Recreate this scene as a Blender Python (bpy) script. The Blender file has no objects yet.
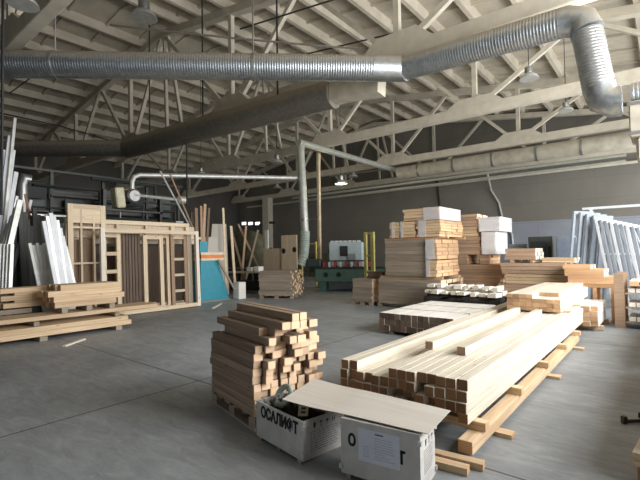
import bpy, bmesh, math, random
from mathutils import Vector, Matrix
R = random.Random(7)
COL = bpy.context.scene.collection
SC = bpy.context.scene

# ------------------------------------------------------------------ camera, world, lights
F, YAW, PIT, ROLL, EYE = 425.0, math.radians(39.2), math.radians(1.6), math.radians(0.8), 1.7
f0 = Vector((-math.sin(YAW)*math.cos(PIT), math.cos(YAW)*math.cos(PIT), math.sin(PIT)))
r0 = Vector((math.cos(YAW), math.sin(YAW), 0)); u0 = r0.cross(f0)
rr = r0*math.cos(ROLL) - u0*math.sin(ROLL); uu = r0*math.sin(ROLL) + u0*math.cos(ROLL)
cd = bpy.data.cameras.new('camera'); cam = bpy.data.objects.new('camera', cd); COL.objects.link(cam)
cd.sensor_width = 36; cd.lens = 36*F/640; cd.clip_end = 200
cam.matrix_world = Matrix(((rr.x, uu.x, -f0.x, 0), (rr.y, uu.y, -f0.y, 0), (rr.z, uu.z, -f0.z, EYE), (0, 0, 0, 1)))
SC.camera = cam

w = bpy.data.worlds.new('sky'); SC.world = w; w.use_nodes = True
bg = w.node_tree.nodes['Background']; bg.inputs[0].default_value = (.75, .85, 1, 1); bg.inputs[1].default_value = 1.0
SC.view_settings.view_transform = 'Standard'; SC.view_settings.look = 'None'
SC.view_settings.gamma = 1; SC.view_settings.use_curve_mapping = False
SC.view_settings.exposure = 0.15

def area(name, loc, rot, sx, sy, power, color):
    l = bpy.data.lights.new(name, 'AREA'); l.shape = 'RECTANGLE'; l.size = sx; l.size_y = sy
    l.energy = power; l.color = color
    o = bpy.data.objects.new(name, l); COL.objects.link(o); o.location = loc; o.rotation_euler = rot
    return o
HP = math.pi/2
# daylight through the tall glazed openings of the right wall
area('window_and_fill_light', (2.95, 8.5, 3.8), (0, HP, 0), 4.4, 10.0, 1650, (.975, .985, 1))
area('window_and_fill_light', (2.95, 22.0, 3.8), (0, HP, 0), 4.4, 9.0, 900, (.975, .985, 1))
# daylight through the gate of the wall behind the camera
area('gate_daylight', (-3.0, -5.7, 2.6), (HP, 0, 0), 5.0, 4.0, 18, (.93, .97, 1))
# fill lamp added along the closed left wall to brighten the far left
area('window_and_fill_light', (-33.7, 18, 5.0), (0, -HP, 0), 1.6, 12.0, 60, (1, .97, .9))

# ------------------------------------------------------------------ helpers
def at(px, py, X=None, Y=None, Z=None):
    d = f0 + rr*((px-320)/F) + uu*((240-py)/F)
    if Z is not None: t = (Z-EYE)/d.z
    elif Y is not None: t = Y/d.y
    else: t = X/d.x
    return Vector((0, 0, EYE)) + d*t

def tag(o, label, cat, group=None, kind=None):
    if label: o['label'] = label
    if cat: o['category'] = cat
    if group: o['group'] = group
    if kind: o['kind'] = kind
    elif label: o['kind'] = 'thing'
    return o
def obj(name, bm, mat, parent=None, smooth=False):
    me = bpy.data.meshes.new(name)
    if smooth:
        for f in bm.faces: f.smooth = True
    bmesh.ops.recalc_face_normals(bm, faces=bm.faces)
    bm.to_mesh(me); bm.free()
    for m in (mat if isinstance(mat, (list, tuple)) else [mat]): me.materials.append(m)
    if smooth: me.set_sharp_from_angle(angle=math.radians(40))
    o = bpy.data.objects.new(name, me); COL.objects.link(o)
    if parent is not None: o.parent = parent
    return o
def thing(name, label, cat, loc=(0, 0, 0), rz=0, group=None):
    o = bpy.data.objects.new(name, None); COL.objects.link(o)
    o.location = loc; o.rotation_euler = (0, 0, rz)
    return tag(o, label, cat, group)
def struct(name, bm, mat, parent=None):
    o = obj(name, bm, mat, parent)
    if parent is None: o['kind'] = 'structure'
    return o
def dup(root, loc=None, rz=None, label=None, group=None):
    r = root.copy(); COL.objects.link(r)
    if loc is not None: r.location = loc
    if rz is not None: r.rotation_euler = (0, 0, rz)
    if label: r['label'] = label
    if group: r['group'] = group
    for ch in list(root.children):
        c = ch.copy(); COL.objects.link(c); c.parent = r
        for g in list(ch.children):
            d = g.copy(); COL.objects.link(d); d.parent = c
    return r
def B(): return bmesh.new()
def box(bm, c, s, m=None, mat=0, bev=0):
    M = Matrix.Translation(Vector(c)) @ Matrix.Diagonal((s[0], s[1], s[2], 1))
    if m is not None: M = m @ M
    r = bmesh.ops.create_cube(bm, size=1, matrix=M)
    fs = list({f for v in r['verts'] for f in v.link_faces})
    for f in fs: f.material_index = mat
    if bev:
        bmesh.ops.bevel(bm, geom=list({e for v in r['verts'] for e in v.link_edges}), offset=bev, segments=1, affect='EDGES')
    return bm
def box2(bm, a, b, mat=0, bev=0):
    a = Vector(a); b = Vector(b)
    return box(bm, (a+b)/2, (abs(b.x-a.x), abs(b.y-a.y), abs(b.z-a.z)), mat=mat, bev=bev)
def frame(p0, p1, up=(0, 0, 1)):
    x = (Vector(p1)-Vector(p0)); L = x.length; x.normalize()
    z = Vector(up)
    if abs(x.dot(z)) > .99: z = Vector((0, 1, 0))
    y = z.cross(x).normalized(); z = x.cross(y)
    c = (Vector(p0)+Vector(p1))/2
    return Matrix(((x.x, y.x, z.x, c.x), (x.y, y.y, z.y, c.y), (x.z, y.z, z.z, c.z), (0, 0, 0, 1))), L
def bar(bm, p0, p1, wd, h, up=(0, 0, 1), mat=0, bev=0):
    M, L = frame(p0, p1, up)
    return box(bm, (0, 0, 0), (L, wd, h), m=M, mat=mat, bev=bev)
def tube(bm, pts, r, n=10, cap=True, corr=0, pitch=.1):
    """round tube along a polyline; corr > 0 gives corrugated rings"""
    pts = [Vector(p) for p in pts]
    ps = []; rs = []
    for i in range(len(pts)-1):
        a, b = pts[i], pts[i+1]
        if corr:
            k = max(1, int((b-a).length/pitch))
            for j in range(k):
                for (q, e) in ((0, 0), (.35, 0), (.45, corr), (.75, corr), (.85, 0)):
                    ps.append(a.lerp(b, (j+q)/k)); rs.append(r+e)
        else:
            ps.append(a); rs.append(r)
    ps.append(pts[-1]); rs.append(r)
    up = Vector((0, 0, 1)); rings = []
    prevu = None
    for i, p in enumerate(ps):
        d0 = (p-ps[i-1]).normalized() if i else (ps[1]-p).normalized()
        d1 = (ps[i+1]-p).normalized() if i < len(ps)-1 else d0
        d = (d0+d1).normalized()
        if prevu is None:
            u = d.orthogonal().normalized()
        else:
            u = (prevu - d*prevu.dot(d)).normalized()
        prevu = u; v = d.cross(u)
        k = 1/max(.6, d.dot(d1))
        rings.append([bm.verts.new(p + (u*math.cos(2*math.pi*j/n)+v*math.sin(2*math.pi*j/n))*rs[i]*(k if False else 1)) for j in range(n)])
    for a, b in zip(rings, rings[1:]):
        for j in range(n): bm.faces.new((a[j], a[(j+1) % n], b[(j+1) % n], b[j]))
    if cap:
        bm.faces.new(rings[0][::-1]); bm.faces.new(rings[-1])
    return bm
def lathe(bm, prof, n=20, m=None):
    rings = []
    for (r, z) in prof:
        rg = []
        for j in range(n):
            v = Vector((r*math.cos(2*math.pi*j/n), r*math.sin(2*math.pi*j/n), z))
            rg.append(bm.verts.new(m @ v if m is not None else v))
        rings.append(rg)
    for a, b in zip(rings, rings[1:]):
        for j in range(n): bm.faces.new((a[j], a[(j+1) % n], b[(j+1) % n], b[j]))
    bm.faces.new(rings[0][::-1]); bm.faces.new(rings[-1])
    return bm
def prism(bm, poly, axis, d0, d1, m=None):
    """extrude a 2D polygon; axis 'y' : poly is (x,z)"""
    def P(p, d):
        v = Vector((p[0], d, p[1])) if axis == 'y' else (Vector((d, p[0], p[1])) if axis == 'x' else Vector((p[0], p[1], d)))
        return m @ v if m is not None else v
    a = [bm.verts.new(P(p, d0)) for p in poly]; b = [bm.verts.new(P(p, d1)) for p in poly]
    n = len(poly)
    for i in range(n): bm.faces.new((a[i], a[(i+1) % n], b[(i+1) % n], b[i]))
    bm.faces.new(a[::-1]); bm.faces.new(b)
    return bm
ORD = ['first', 'second', 'third', 'fourth', 'fifth', 'sixth', 'seventh', 'eighth', 'ninth', 'tenth', 'eleventh', 'twelfth',
       'thirteenth', 'fourteenth', 'fifteenth', 'sixteenth', 'seventeenth', 'eighteenth', 'nineteenth', 'twentieth']

# ------------------------------------------------------------------ materials
def nt(name):
    m = bpy.data.materials.new(name); m.use_nodes = True
    return m, m.node_tree, m.node_tree.nodes['Principled BSDF']
def N(t, kind, **kw):
    n = t.nodes.new(kind)
    for k, v in kw.items():
        if k in n.inputs.keys(): n.inputs[k].default_value = v
        else: setattr(n, k, v)
    return n
def plain(name, col, rough=.6, metal=0, var=.12, scale=6, bump=0):
    m, t, p = nt(name)
    tc = N(t, 'ShaderNodeTexCoord'); ns = N(t, 'ShaderNodeTexNoise', Scale=scale, Detail=6.0)
    t.links.new(tc.outputs['Object'], ns.inputs['Vector'])
    rp = N(t, 'ShaderNodeValToRGB')
    rp.color_ramp.elements[0].position = .3; rp.color_ramp.elements[1].position = .7
    rp.color_ramp.elements[0].color = tuple(c*(1-var) for c in col)+(1,)
    rp.color_ramp.elements[1].color = tuple(min(1, c*(1+var)) for c in col)+(1,)
    t.links.new(ns.outputs['Fac'], rp.inputs['Fac']); t.links.new(rp.outputs['Color'], p.inputs['Base Color'])
    p.inputs['Roughness'].default_value = rough; p.inputs['Metallic'].default_value = metal
    if bump:
        b = N(t, 'ShaderNodeBump', Strength=bump, Distance=.02)
        t.links.new(ns.outputs['Fac'], b.inputs['Height']); t.links.new(b.outputs['Normal'], p.inputs['Normal'])
    return m
def wood(name, c1, c2, rough=.65, axis=0, vary=.25, knots=True):
    """grain runs along the object's local axis; each piece of timber gets its own tone"""
    m, t, p = nt(name)
    tc = N(t, 'ShaderNodeTexCoord'); oi = N(t, 'ShaderNodeObjectInfo')
    mul = N(t, 'ShaderNodeMath', operation='MULTIPLY'); mul.inputs[1].default_value = 37.0
    t.links.new(oi.outputs['Random'], mul.inputs[0])
    add = N(t, 'ShaderNodeVectorMath', operation='ADD')
    t.links.new(tc.outputs['Object'], add.inputs[0]); t.links.new(mul.outputs[0], add.inputs[1])
    mp = N(t, 'ShaderNodeMapping'); sc = [26, 26, 26]; sc[axis] = 1.3; mp.inputs['Scale'].default_value = sc
    t.links.new(add.outputs[0], mp.inputs['Vector'])
    ns = N(t, 'ShaderNodeTexNoise', Scale=1.0, Detail=5.0, Roughness=.6); t.links.new(mp.outputs[0], ns.inputs['Vector'])
    rp = N(t, 'ShaderNodeValToRGB'); e = rp.color_ramp.elements
    e[0].position = .3; e[1].position = .68; e[0].color = c1+(1,); e[1].color = c2+(1,)
    t.links.new(ns.outputs['Fac'], rp.inputs['Fac'])
    hsv = N(t, 'ShaderNodeHueSaturation')
    mr = N(t, 'ShaderNodeMapRange'); mr.inputs['To Min'].default_value = 1-vary; mr.inputs['To Max'].default_value = 1+vary*.6
    t.links.new(oi.outputs['Random'], mr.inputs['Value']); t.links.new(mr.outputs[0], hsv.inputs['Value'])
    t.links.new(rp.outputs['Color'], hsv.inputs['Color'])
    last = hsv.outputs['Color']
    if knots:
        mp2 = N(t, 'ShaderNodeMapping'); s2 = [9, 9, 9]; s2[axis] = 2.4; mp2.inputs['Scale'].default_value = s2
        t.links.new(add.outputs[0], mp2.inputs['Vector'])
        vo = N(t, 'ShaderNodeTexVoronoi', Scale=1.0); t.links.new(mp2.outputs[0], vo.inputs['Vector'])
        kr = N(t, 'ShaderNodeValToRGB'); kr.color_ramp.elements[0].position = .05; kr.color_ramp.elements[1].position = .13
        kr.color_ramp.elements[0].color = (.7, .7, .7, 1); kr.color_ramp.elements[1].color = (0, 0, 0, 1)
        t.links.new(vo.outputs['Distance'], kr.inputs['Fac'])
        mx = N(t, 'ShaderNodeMix', data_type='RGBA'); mx.inputs['B'].default_value = tuple(c*.45 for c in c1)+(1,)
        mx.inputs[7].default_value = (c1[0]*.45, c1[1]*.38, c1[2]*.3, 1)
        t.links.new(kr.outputs['Color'], mx.inputs[0]); t.links.new(last, mx.inputs[6]); last = mx.outputs[2]
    t.links.new(last, p.inputs['Base Color'])
    p.inputs['Roughness'].default_value = rough
    bp = N(t, 'ShaderNodeBump', Strength=.15, Distance=.01); t.links.new(ns.outputs['Fac'], bp.inputs['Height'])
    t.links.new(bp.outputs['Normal'], p.inputs['Normal'])
    return m
def endgrain(name, c1, c2, vary=.3):
    m, t, p = nt(name)
    tc = N(t, 'ShaderNodeTexCoord'); oi = N(t, 'ShaderNodeObjectInfo')
    mul = N(t, 'ShaderNodeMath', operation='MULTIPLY'); mul.inputs[1].default_value = 11.0
    t.links.new(oi.outputs['Random'], mul.inputs[0])
    add = N(t, 'ShaderNodeVectorMath', operation='ADD')
    t.links.new(tc.outputs['Object'], add.inputs[0]); t.links.new(mul.outputs[0], add.inputs[1])
    wv = N(t, 'ShaderNodeTexWave', wave_type='RINGS', Scale=22.0, Distortion=3.0, Detail=2.0)
    t.links.new(add.outputs[0], wv.inputs['Vector'])
    rp = N(t, 'ShaderNodeValToRGB'); rp.color_ramp.elements[0].color = c1+(1,); rp.color_ramp.elements[1].color = c2+(1,)
    t.links.new(wv.outputs['Fac'], rp.inputs['Fac'])
    hsv = N(t, 'ShaderNodeHueSaturation'); mr = N(t, 'ShaderNodeMapRange')
    mr.inputs['To Min'].default_value = 1-vary; mr.inputs['To Max'].default_value = 1+vary
    t.links.new(oi.outputs['Random'], mr.inputs['Value']); t.links.new(mr.outputs[0], hsv.inputs['Value'])
    t.links.new(rp.outputs['Color'], hsv.inputs['Color']); t.links.new(hsv.outputs['Color'], p.inputs['Base Color'])
    p.inputs['Roughness'].default_value = .85
    return m
def emit(name, col, s):
    m, t, p = nt(name); p.inputs['Base Color'].default_value = col+(1,)
    p.inputs['Emission Color'].default_value = col+(1,); p.inputs['Emission Strength'].default_value = s
    return m

PALE = wood('pale_spruce', (.52, .455, .35), (.70, .635, .51), vary=.10)
PALE_END = endgrain('spruce_end_grain', (.15, .072, .034), (.30, .155, .068))  # darkened: the shade on the pile's near ends is in this colour
OAK = wood('planed_larch', (.34, .22, .14), (.50, .34, .22), vary=.25)
OAK_END = endgrain('larch_end_grain', (.58, .34, .18), (.86, .66, .46), vary=.3)
OAKS = wood('shaded_larch', (.21, .145, .10), (.34, .25, .17), vary=.3)  # pale larch darkened; shade of the front left stack's sides painted in
PINE = wood('yellow_pine', (.52, .35, .19), (.74, .55, .35), vary=.22)
PINE_END = endgrain('pine_end_grain', (.45, .26, .13), (.66, .43, .25))
ORANGE = wood('orange_pine', (.52, .28, .13), (.72, .44, .24), vary=.2)
FRAME = wood('frame_wood', (.60, .46, .30), (.78, .64, .45), vary=.15, axis=2)
FRAMEX = wood('frame_wood_flat', (.60, .46, .30), (.78, .64, .45), vary=.15, axis=1)
BROWN = wood('aged_brown_board', (.16, .10, .06), (.28, .19, .12), vary=.3, axis=2)
GREYW = wood('weathered_pallet_wood', (.24, .19, .14), (.38, .31, .23), vary=.2)
WHITEW = wood('whitewashed_board', (.78, .74, .66), (.90, .87, .80), vary=.1)
PLY = wood('plywood', (.50, .455, .39), (.57, .53, .465), vary=.05, knots=False)
CRATE = plain('crate_plywood_painted_grey', (.50, .48, .44), .7, var=.14, scale=7)
INK = plain('black_stencil_ink', (.015, .015, .015), .7)
GREYINK = plain('faded_grey_ink', (.16, .16, .17), .8)
PAPER = plain('paper_sheet', (.62, .64, .70), .6, var=.05)
PAPER_LINE = plain('paper_printing', (.42, .44, .50), .6, var=.05)
CONC_T = plain('painted_concrete', (.60, .55, .44), .85, var=.10, scale=3, bump=.2)
CONC_C = plain('whitewashed_concrete_slab', (.58, .52, .41), .9, var=.16, scale=1.3, bump=.2)
DARKMETAL = plain('dark_steel', (.06, .06, .055), .5, .6)
STEEL = plain('grey_steel', (.36, .36, .35), .4, .8)
BLACK = plain('black_rubber', (.02, .02, .02), .6)
OLIVE = plain('olive_tarpaulin', (.11, .11, .065), .85, var=.3, scale=4, bump=.5)
TEAL = plain('teal_painted_steel', (.03, .26, .34), .45, var=.08)
ORANGEP = plain('orange_paint', (.75, .20, .04), .5)
CREAMP = plain('cream_paint', (.66, .60, .42), .5)
OCHREP = plain('ochre_painted_post', (.62, .50, .32), .6)
GREENM = plain('green_machine_paint', (.10, .19, .155), .5, var=.12)
LBLUE = plain('pale_blue_machine_paint', (.52, .62, .64), .45, var=.08)
REDP = plain('red_paint', (.45, .04, .04), .5)
YELLOW = plain('yellow_paint', (.62, .56, .16), .5)
WHITEP = plain('white_plastic_profile', (.74, .76, .78), .4, var=.08)
GREYPROF = plain('grey_frame_profile', (.34, .38, .42), .4, var=.1)
ALU = plain('dull_aluminium', (.60, .60, .56), .45, .5, var=.15)
DKGREEN = plain('dark_green_machine_steel', (.035, .055, .05), .5, var=.2)
WRAP = plain('white_stretch_wrap', (.80, .80, .82), .3, var=.08, scale=12, bump=.6)
_b = WRAP.node_tree.nodes['Principled BSDF']; _b.inputs['Alpha'].default_value = .4
LABEL = plain('white_label', (.75, .76, .78), .6)
BLUETANK = plain('bluish_grey_plastic', (.30, .36, .45), .4, var=.1)
DKGREYM = plain('dark_grey_machine', (.085, .09, .08), .5)
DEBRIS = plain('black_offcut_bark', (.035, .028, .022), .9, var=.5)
LIT = emit('lamp_glow', (1, .93, .75), 14)
WINGLOW = emit('bright_daylight_pane', (.95, .97, 1), 1.6)
HOSE = plain('pale_green_hose', (.36, .42, .36), .45)
WFR = wood('whitish_frame_wood', (.70, .62, .50), (.86, .79, .67), vary=.05, axis=2)
PALEZ = wood('pale_upright_board', (.50, .40, .29), (.64, .53, .40), vary=.1, axis=2)
REDBROWN = wood('red_brown_board', (.28, .12, .06), (.42, .2, .11), vary=.15)

DKEND = endgrain('shaded_end_grain', (.10, .07, .05), (.2, .14, .10), vary=.35)  # ends turned from the light, their shade put into the colour
def galv(name, base=(.50, .54, .56), dust=.75, rough=.42):
    m, t, p = nt(name)
    tc = N(t, 'ShaderNodeTexCoord')
    vo = N(t, 'ShaderNodeTexVoronoi', Scale=14.0); t.links.new(tc.outputs['Object'], vo.inputs['Vector'])
    rp = N(t, 'ShaderNodeValToRGB'); rp.color_ramp.elements[0].color = tuple(c*.82 for c in base)+(1,)
    rp.color_ramp.elements[1].color = tuple(min(1, c*1.15) for c in base)+(1,)
    t.links.new(vo.outputs['Color'], rp.inputs['Fac'])
    # sawdust lying on the upper side
    ge = N(t, 'ShaderNodeNewGeometry'); sx = N(t, 'ShaderNodeSeparateXYZ'); t.links.new(ge.outputs['Normal'], sx.inputs[0])
    mr = N(t, 'ShaderNodeMapRange'); mr.inputs['From Min'].default_value = .05; mr.inputs['From Max'].default_value = .5; mr.inputs['To Max'].default_value = dust
    t.links.new(sx.outputs['Z'], mr.inputs['Value'])
    mx = N(t, 'ShaderNodeMix', data_type='RGBA'); mx.inputs[7].default_value = (.34, .27, .18, 1)
    t.links.new(mr.outputs[0], mx.inputs[0]); t.links.new(rp.outputs['Color'], mx.inputs[6]); t.links.new(mx.outputs[2], p.inputs['Base Color'])
    sb = N(t, 'ShaderNodeMath', operation='SUBTRACT'); sb.inputs[0].default_value = 1; t.links.new(mr.outputs[0], sb.inputs[1])
    t.links.new(sb.outputs[0], p.inputs['Metallic'])
    p.inputs['Roughness'].default_value = rough
    return m
GALV = galv('galvanised_duct'); GALVDK = galv('grimy_dark_duct', (.32, .30, .26), .6, .6)
GALVB = plain('dusty_beige_insulation', (.44, .405, .32), .7, .0, var=.2, scale=2.5, bump=.2)
PIPEM = plain('cream_grey_pipe', (.46, .47, .40), .4, .3)

def floor_mat():
    m, t, p = nt('worn_concrete_floor')
    tc = N(t, 'ShaderNodeTexCoord')
    n1 = N(t, 'ShaderNodeTexNoise', Scale=.35, Detail=8.0, Roughness=.65); n2 = N(t, 'ShaderNodeTexNoise', Scale=5.0, Detail=8.0, Roughness=.7)
    mp = N(t, 'ShaderNodeMapping'); mp.inputs['Scale'].default_value = (.9, 3.2, 1); mp.inputs['Rotation'].default_value = (0, 0, .7)
    t.links.new(tc.outputs['Object'], mp.inputs['Vector'])
    n3 = N(t, 'ShaderNodeTexNoise', Scale=2.2, Detail=9.0, Roughness=.75, Distortion=1.2); t.links.new(mp.outputs[0], n3.inputs['Vector'])
    for n in (n1, n2): t.links.new(tc.outputs['Object'], n.inputs['Vector'])
    r1 = N(t, 'ShaderNodeValToRGB'); e = r1.color_ramp.elements; e[0].position = .33; e[1].position = .66
    e[0].color = (.19, .203, .207, 1); e[1].color = (.35, .37, .378, 1)
    t.links.new(n1.outputs['Fac'], r1.inputs['Fac'])
    r2 = N(t, 'ShaderNodeValToRGB'); e = r2.color_ramp.elements; e[0].position = .3; e[1].position = .72
    e[0].color = (.68, .68, .68, 1); e[1].color = (1.2, 1.2, 1.2, 1); t.links.new(n3.outputs['Fac'], r2.inputs['Fac'])
    mu = N(t, 'ShaderNodeMix', data_type='RGBA', blend_type='MULTIPLY'); mu.inputs[0].default_value = 1
    t.links.new(r1.outputs['Color'], mu.inputs[6]); t.links.new(r2.outputs['Color'], mu.inputs[7])
    r3 = N(t, 'ShaderNodeValToRGB'); e = r3.color_ramp.elements; e[0].position = .64; e[1].position = .74
    e[0].color = (0, 0, 0, 1); e[1].color = (.7, .7, .7, 1); t.links.new(n2.outputs['Fac'], r3.inputs['Fac'])
    ad = N(t, 'ShaderNodeMix', data_type='RGBA'); ad.inputs[7].default_value = (.48, .46, .42, 1)
    t.links.new(r3.outputs['Color'], ad.inputs[0]); t.links.new(mu.outputs[2], ad.inputs[6])
    # joints cut into the slab every 6 m
    sx = N(t, 'ShaderNodeSeparateXYZ'); t.links.new(tc.outputs['Object'], sx.inputs[0])
    last = ad.outputs[2]
    for ax, off in (('Y', -3.4), ('X', 4.9)):
        a = N(t, 'ShaderNodeMath', operation='ADD'); a.inputs[1].default_value = off; t.links.new(sx.outputs[ax], a.inputs[0])
        wb = N(t, 'ShaderNodeMath', operation='PINGPONG'); wb.inputs[1].default_value = 2.8; t.links.new(a.outputs[0], wb.inputs[0])
        lt = N(t, 'ShaderNodeMath', operation='LESS_THAN'); lt.inputs[1].default_value = .012; t.links.new(wb.outputs[0], lt.inputs[0])
        mx = N(t, 'ShaderNodeMix', data_type='RGBA'); mx.inputs[7].default_value = (.07, .068, .062, 1)
        t.links.new(lt.outputs[0], mx.inputs[0]); t.links.new(last, mx.inputs[6]); last = mx.outputs[2]
    t.links.new(last, p.inputs['Base Color'])
    p.inputs['Roughness'].default_value = .55
    bp = N(t, 'ShaderNodeBump', Strength=.25, Distance=.01); t.links.new(n3.outputs['Fac'], bp.inputs['Height']); t.links.new(bp.outputs['Normal'], p.inputs['Normal'])
    return m
def wall_mat(name, upper, lower, zsplit):
    m, t, p = nt(name)
    tc = N(t, 'ShaderNodeTexCoord'); ns = N(t, 'ShaderNodeTexNoise', Scale=.6, Detail=6.0)
    t.links.new(tc.outputs['Object'], ns.inputs['Vector'])
    sx = N(t, 'ShaderNodeSeparateXYZ'); t.links.new(tc.outputs['Object'], sx.inputs[0])
    gt = N(t, 'ShaderNodeMath', operation='GREATER_THAN'); gt.inputs[1].default_value = zsplit; t.links.new(sx.outputs['Z'], gt.inputs[0])
    mx = N(t, 'ShaderNodeMix', data_type='RGBA'); mx.inputs[6].default_value = lower+(1,); mx.inputs[7].default_value = upper+(1,)
    gx = N(t, 'ShaderNodeMath', operation='LESS_THAN'); gx.inputs[1].default_value = -9.0; t.links.new(sx.outputs['X'], gx.inputs[0])
    mxx = N(t, 'ShaderNodeMath', operation='MAXIMUM'); t.links.new(gt.outputs[0], mxx.inputs[0]); t.links.new(gx.outputs[0], mxx.inputs[1])
    t.links.new(mxx.outputs[0], mx.inputs[0])
    r2 = N(t, 'ShaderNodeValToRGB'); e = r2.color_ramp.elements; e[0].position = .3; e[1].position = .7
    e[0].color = (.88, .88, .88, 1); e[1].color = (1.08, 1.08, 1.08, 1); t.links.new(ns.outputs['Fac'], r2.inputs['Fac'])
    mu = N(t, 'ShaderNodeMix', data_type='RGBA', blend_type='MULTIPLY'); mu.inputs[0].default_value = 1
    t.links.new(mx.outputs[2], mu.inputs[6]); t.links.new(r2.outputs['Color'], mu.inputs[7]); last = mu.outputs[2]
    for ax, per, wd, off in (('Z', 1.2, .02, .3), ('X', 3.0, .015, 0)):
        a = N(t, 'ShaderNodeMath', operation='ADD'); a.inputs[1].default_value = off; t.links.new(sx.outputs[ax], a.inputs[0])
        wb = N(t, 'ShaderNodeMath', operation='PINGPONG'); wb.inputs[1].default_value = per/2*1.0; t.links.new(a.outputs[0], wb.inputs[0])
        lt = N(t, 'ShaderNodeMath', operation='LESS_THAN'); lt.inputs[1].default_value = wd; t.links.new(wb.outputs[0], lt.inputs[0])
        sc = N(t, 'ShaderNodeMath', operation='MULTIPLY'); sc.inputs[1].default_value = .18; t.links.new(lt.outputs[0], sc.inputs[0])
        m2 = N(t, 'ShaderNodeMix', data_type='RGBA'); m2.inputs[7].default_value = (.07, .07, .07, 1)
        t.links.new(sc.outputs[0], m2.inputs[0]); t.links.new(last, m2.inputs[6]); last = m2.outputs[2]
    t.links.new(last, p.inputs['Base Color']); p.inputs['Roughness'].default_value = .8
    return m
FLOOR = floor_mat()
WALLB = wall_mat('grey_wall_panels', (.21, .195, .165), (.30, .32, .36), 3.4)
WALLD = plain('darkened_plaster', (.13, .125, .11), .9, var=.1, scale=.8)  # plaster colour darkened to cut bounced light and deepen the left gloom
WALLP = plain('plastered_wall', (.34, .33, .30), .9, var=.1, scale=.8)

# ------------------------------------------------------------------ room shell
XL, XR, YN, YF = -34.0, 3.2, -6.0, 28.3
def RZ(x): return 11.8 - .15*abs(x+17)
struct('floor', box2(B(), (XL-.3, YN-.3, -.2), (XR+.3, YF+.3, 0)), FLOOR)
b = B(); prism(b, [(XL, 0), (XR, 0), (XR, RZ(XR)), (-17, RZ(-17)), (XL, RZ(XL))], 'y', YF, YF+.3); struct('wall_back', b, WALLB)
# wall behind the camera, with its gate opening (X -5.6 .. -.4, Z 0 .. 4.6)
b = B()
prism(b, [(XL, 0), (-5.6, 0), (-5.6, RZ(-5.6)), (-17, RZ(-17)), (XL, RZ(XL))], 'y', YN-.3, YN)
prism(b, [(-5.6, 4.6), (-.4, 4.6), (-.4, RZ(-.4)), (-5.6, RZ(-5.6))], 'y', YN-.3, YN)
prism(b, [(-.4, 0), (XR, 0), (XR, RZ(XR)), (-.4, RZ(-.4))], 'y', YN-.3, YN)
struct('wall_front', b, WALLD)
struct('wall_left', box2(B(), (XL-.3, YN, 0), (XL, YF, RZ(XL))), WALLD)
b = B()
segs = [(YN, 3.4), (13.6, 17.4), (26.6, YF)]
for a, c in segs: box2(b, (XR, a, 0), (XR+.3, c, RZ(XR)))
for a, c in ((3.4, 13.6), (17.4, 26.6)):
    box2(b, (XR, a, 0), (XR+.3, c, 1.5)); box2(b, (XR, a, 6.1), (XR+.3, c, RZ(XR)))
struct('wall_right', b, WALLP)
for k, (a, c) in enumerate(((3.4, 13.6), (17.4, 26.6))):
    b = B(); n = 8
    for i in range(n+1):
        y = a+.04+(c-a-.08)*i/n; box2(b, (XR+.1, y-.04, 1.5), (XR+.2, y+.04, 6.1))
    for z in (1.54, 3.8, 6.06): box2(b, (XR+.11, a, z-.04), (XR+.19, c, z+.04))
    struct('window_%d' % (k+1), b, plain('window_bar_paint', (.5, .5, .48)))
# ribbed concrete roof slabs
def sl(b, x0, x1, y0, y1, zt, zb):
    """sloped box following the roof between x0 and x1; zt / zb are offsets from the roof line"""
    prism(b, [(x0, RZ(x0)+zb), (x1, RZ(x1)+zb), (x1, RZ(x1)+zt), (x0, RZ(x0)+zt)], 'y', y0, y1)
b = B()
sl(b, XL, -17, YN, YF, .15, 0); sl(b, -17, XR, YN, YF, .15, 0)
x = -33.5
while x < XR-.3:
    # a rib pair at each slab joint, one rib between
    if not (-17.2 < x < -16.8):
        prism(b, [(x-.075, RZ(x)-.32), (x+.075, RZ(x)-.32), (x+.16, RZ(x)+.01), (x-.16, RZ(x)+.01)], 'y', YN, YF)
    x += 1.5
y = YN+.8
while y < YF-.5:
    sl(b, XL, -17, y-.04, y+.04, .005, -.09); sl(b, -17, XR, y-.04, y+.04, .005, -.09)
    y += 1.49
struct('ceiling', b, CONC_C)
# low daylit windows far left in the back wall
for k, px in enumerate((244.5, 251, 258)):
    c = at(px, 223.5, Y=YF-.03)
    t = struct('window_%d' % (k+3), box(B(), (c.x, YF-.05, c.z), (.74, .08, .36)), plain('window_frame_paint', (.4, .4, .38)))
    b = B(); box(b, (c.x, YF-.10, c.z), (.62, .02, .27)); obj('pane', b, WINGLOW, t)

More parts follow.
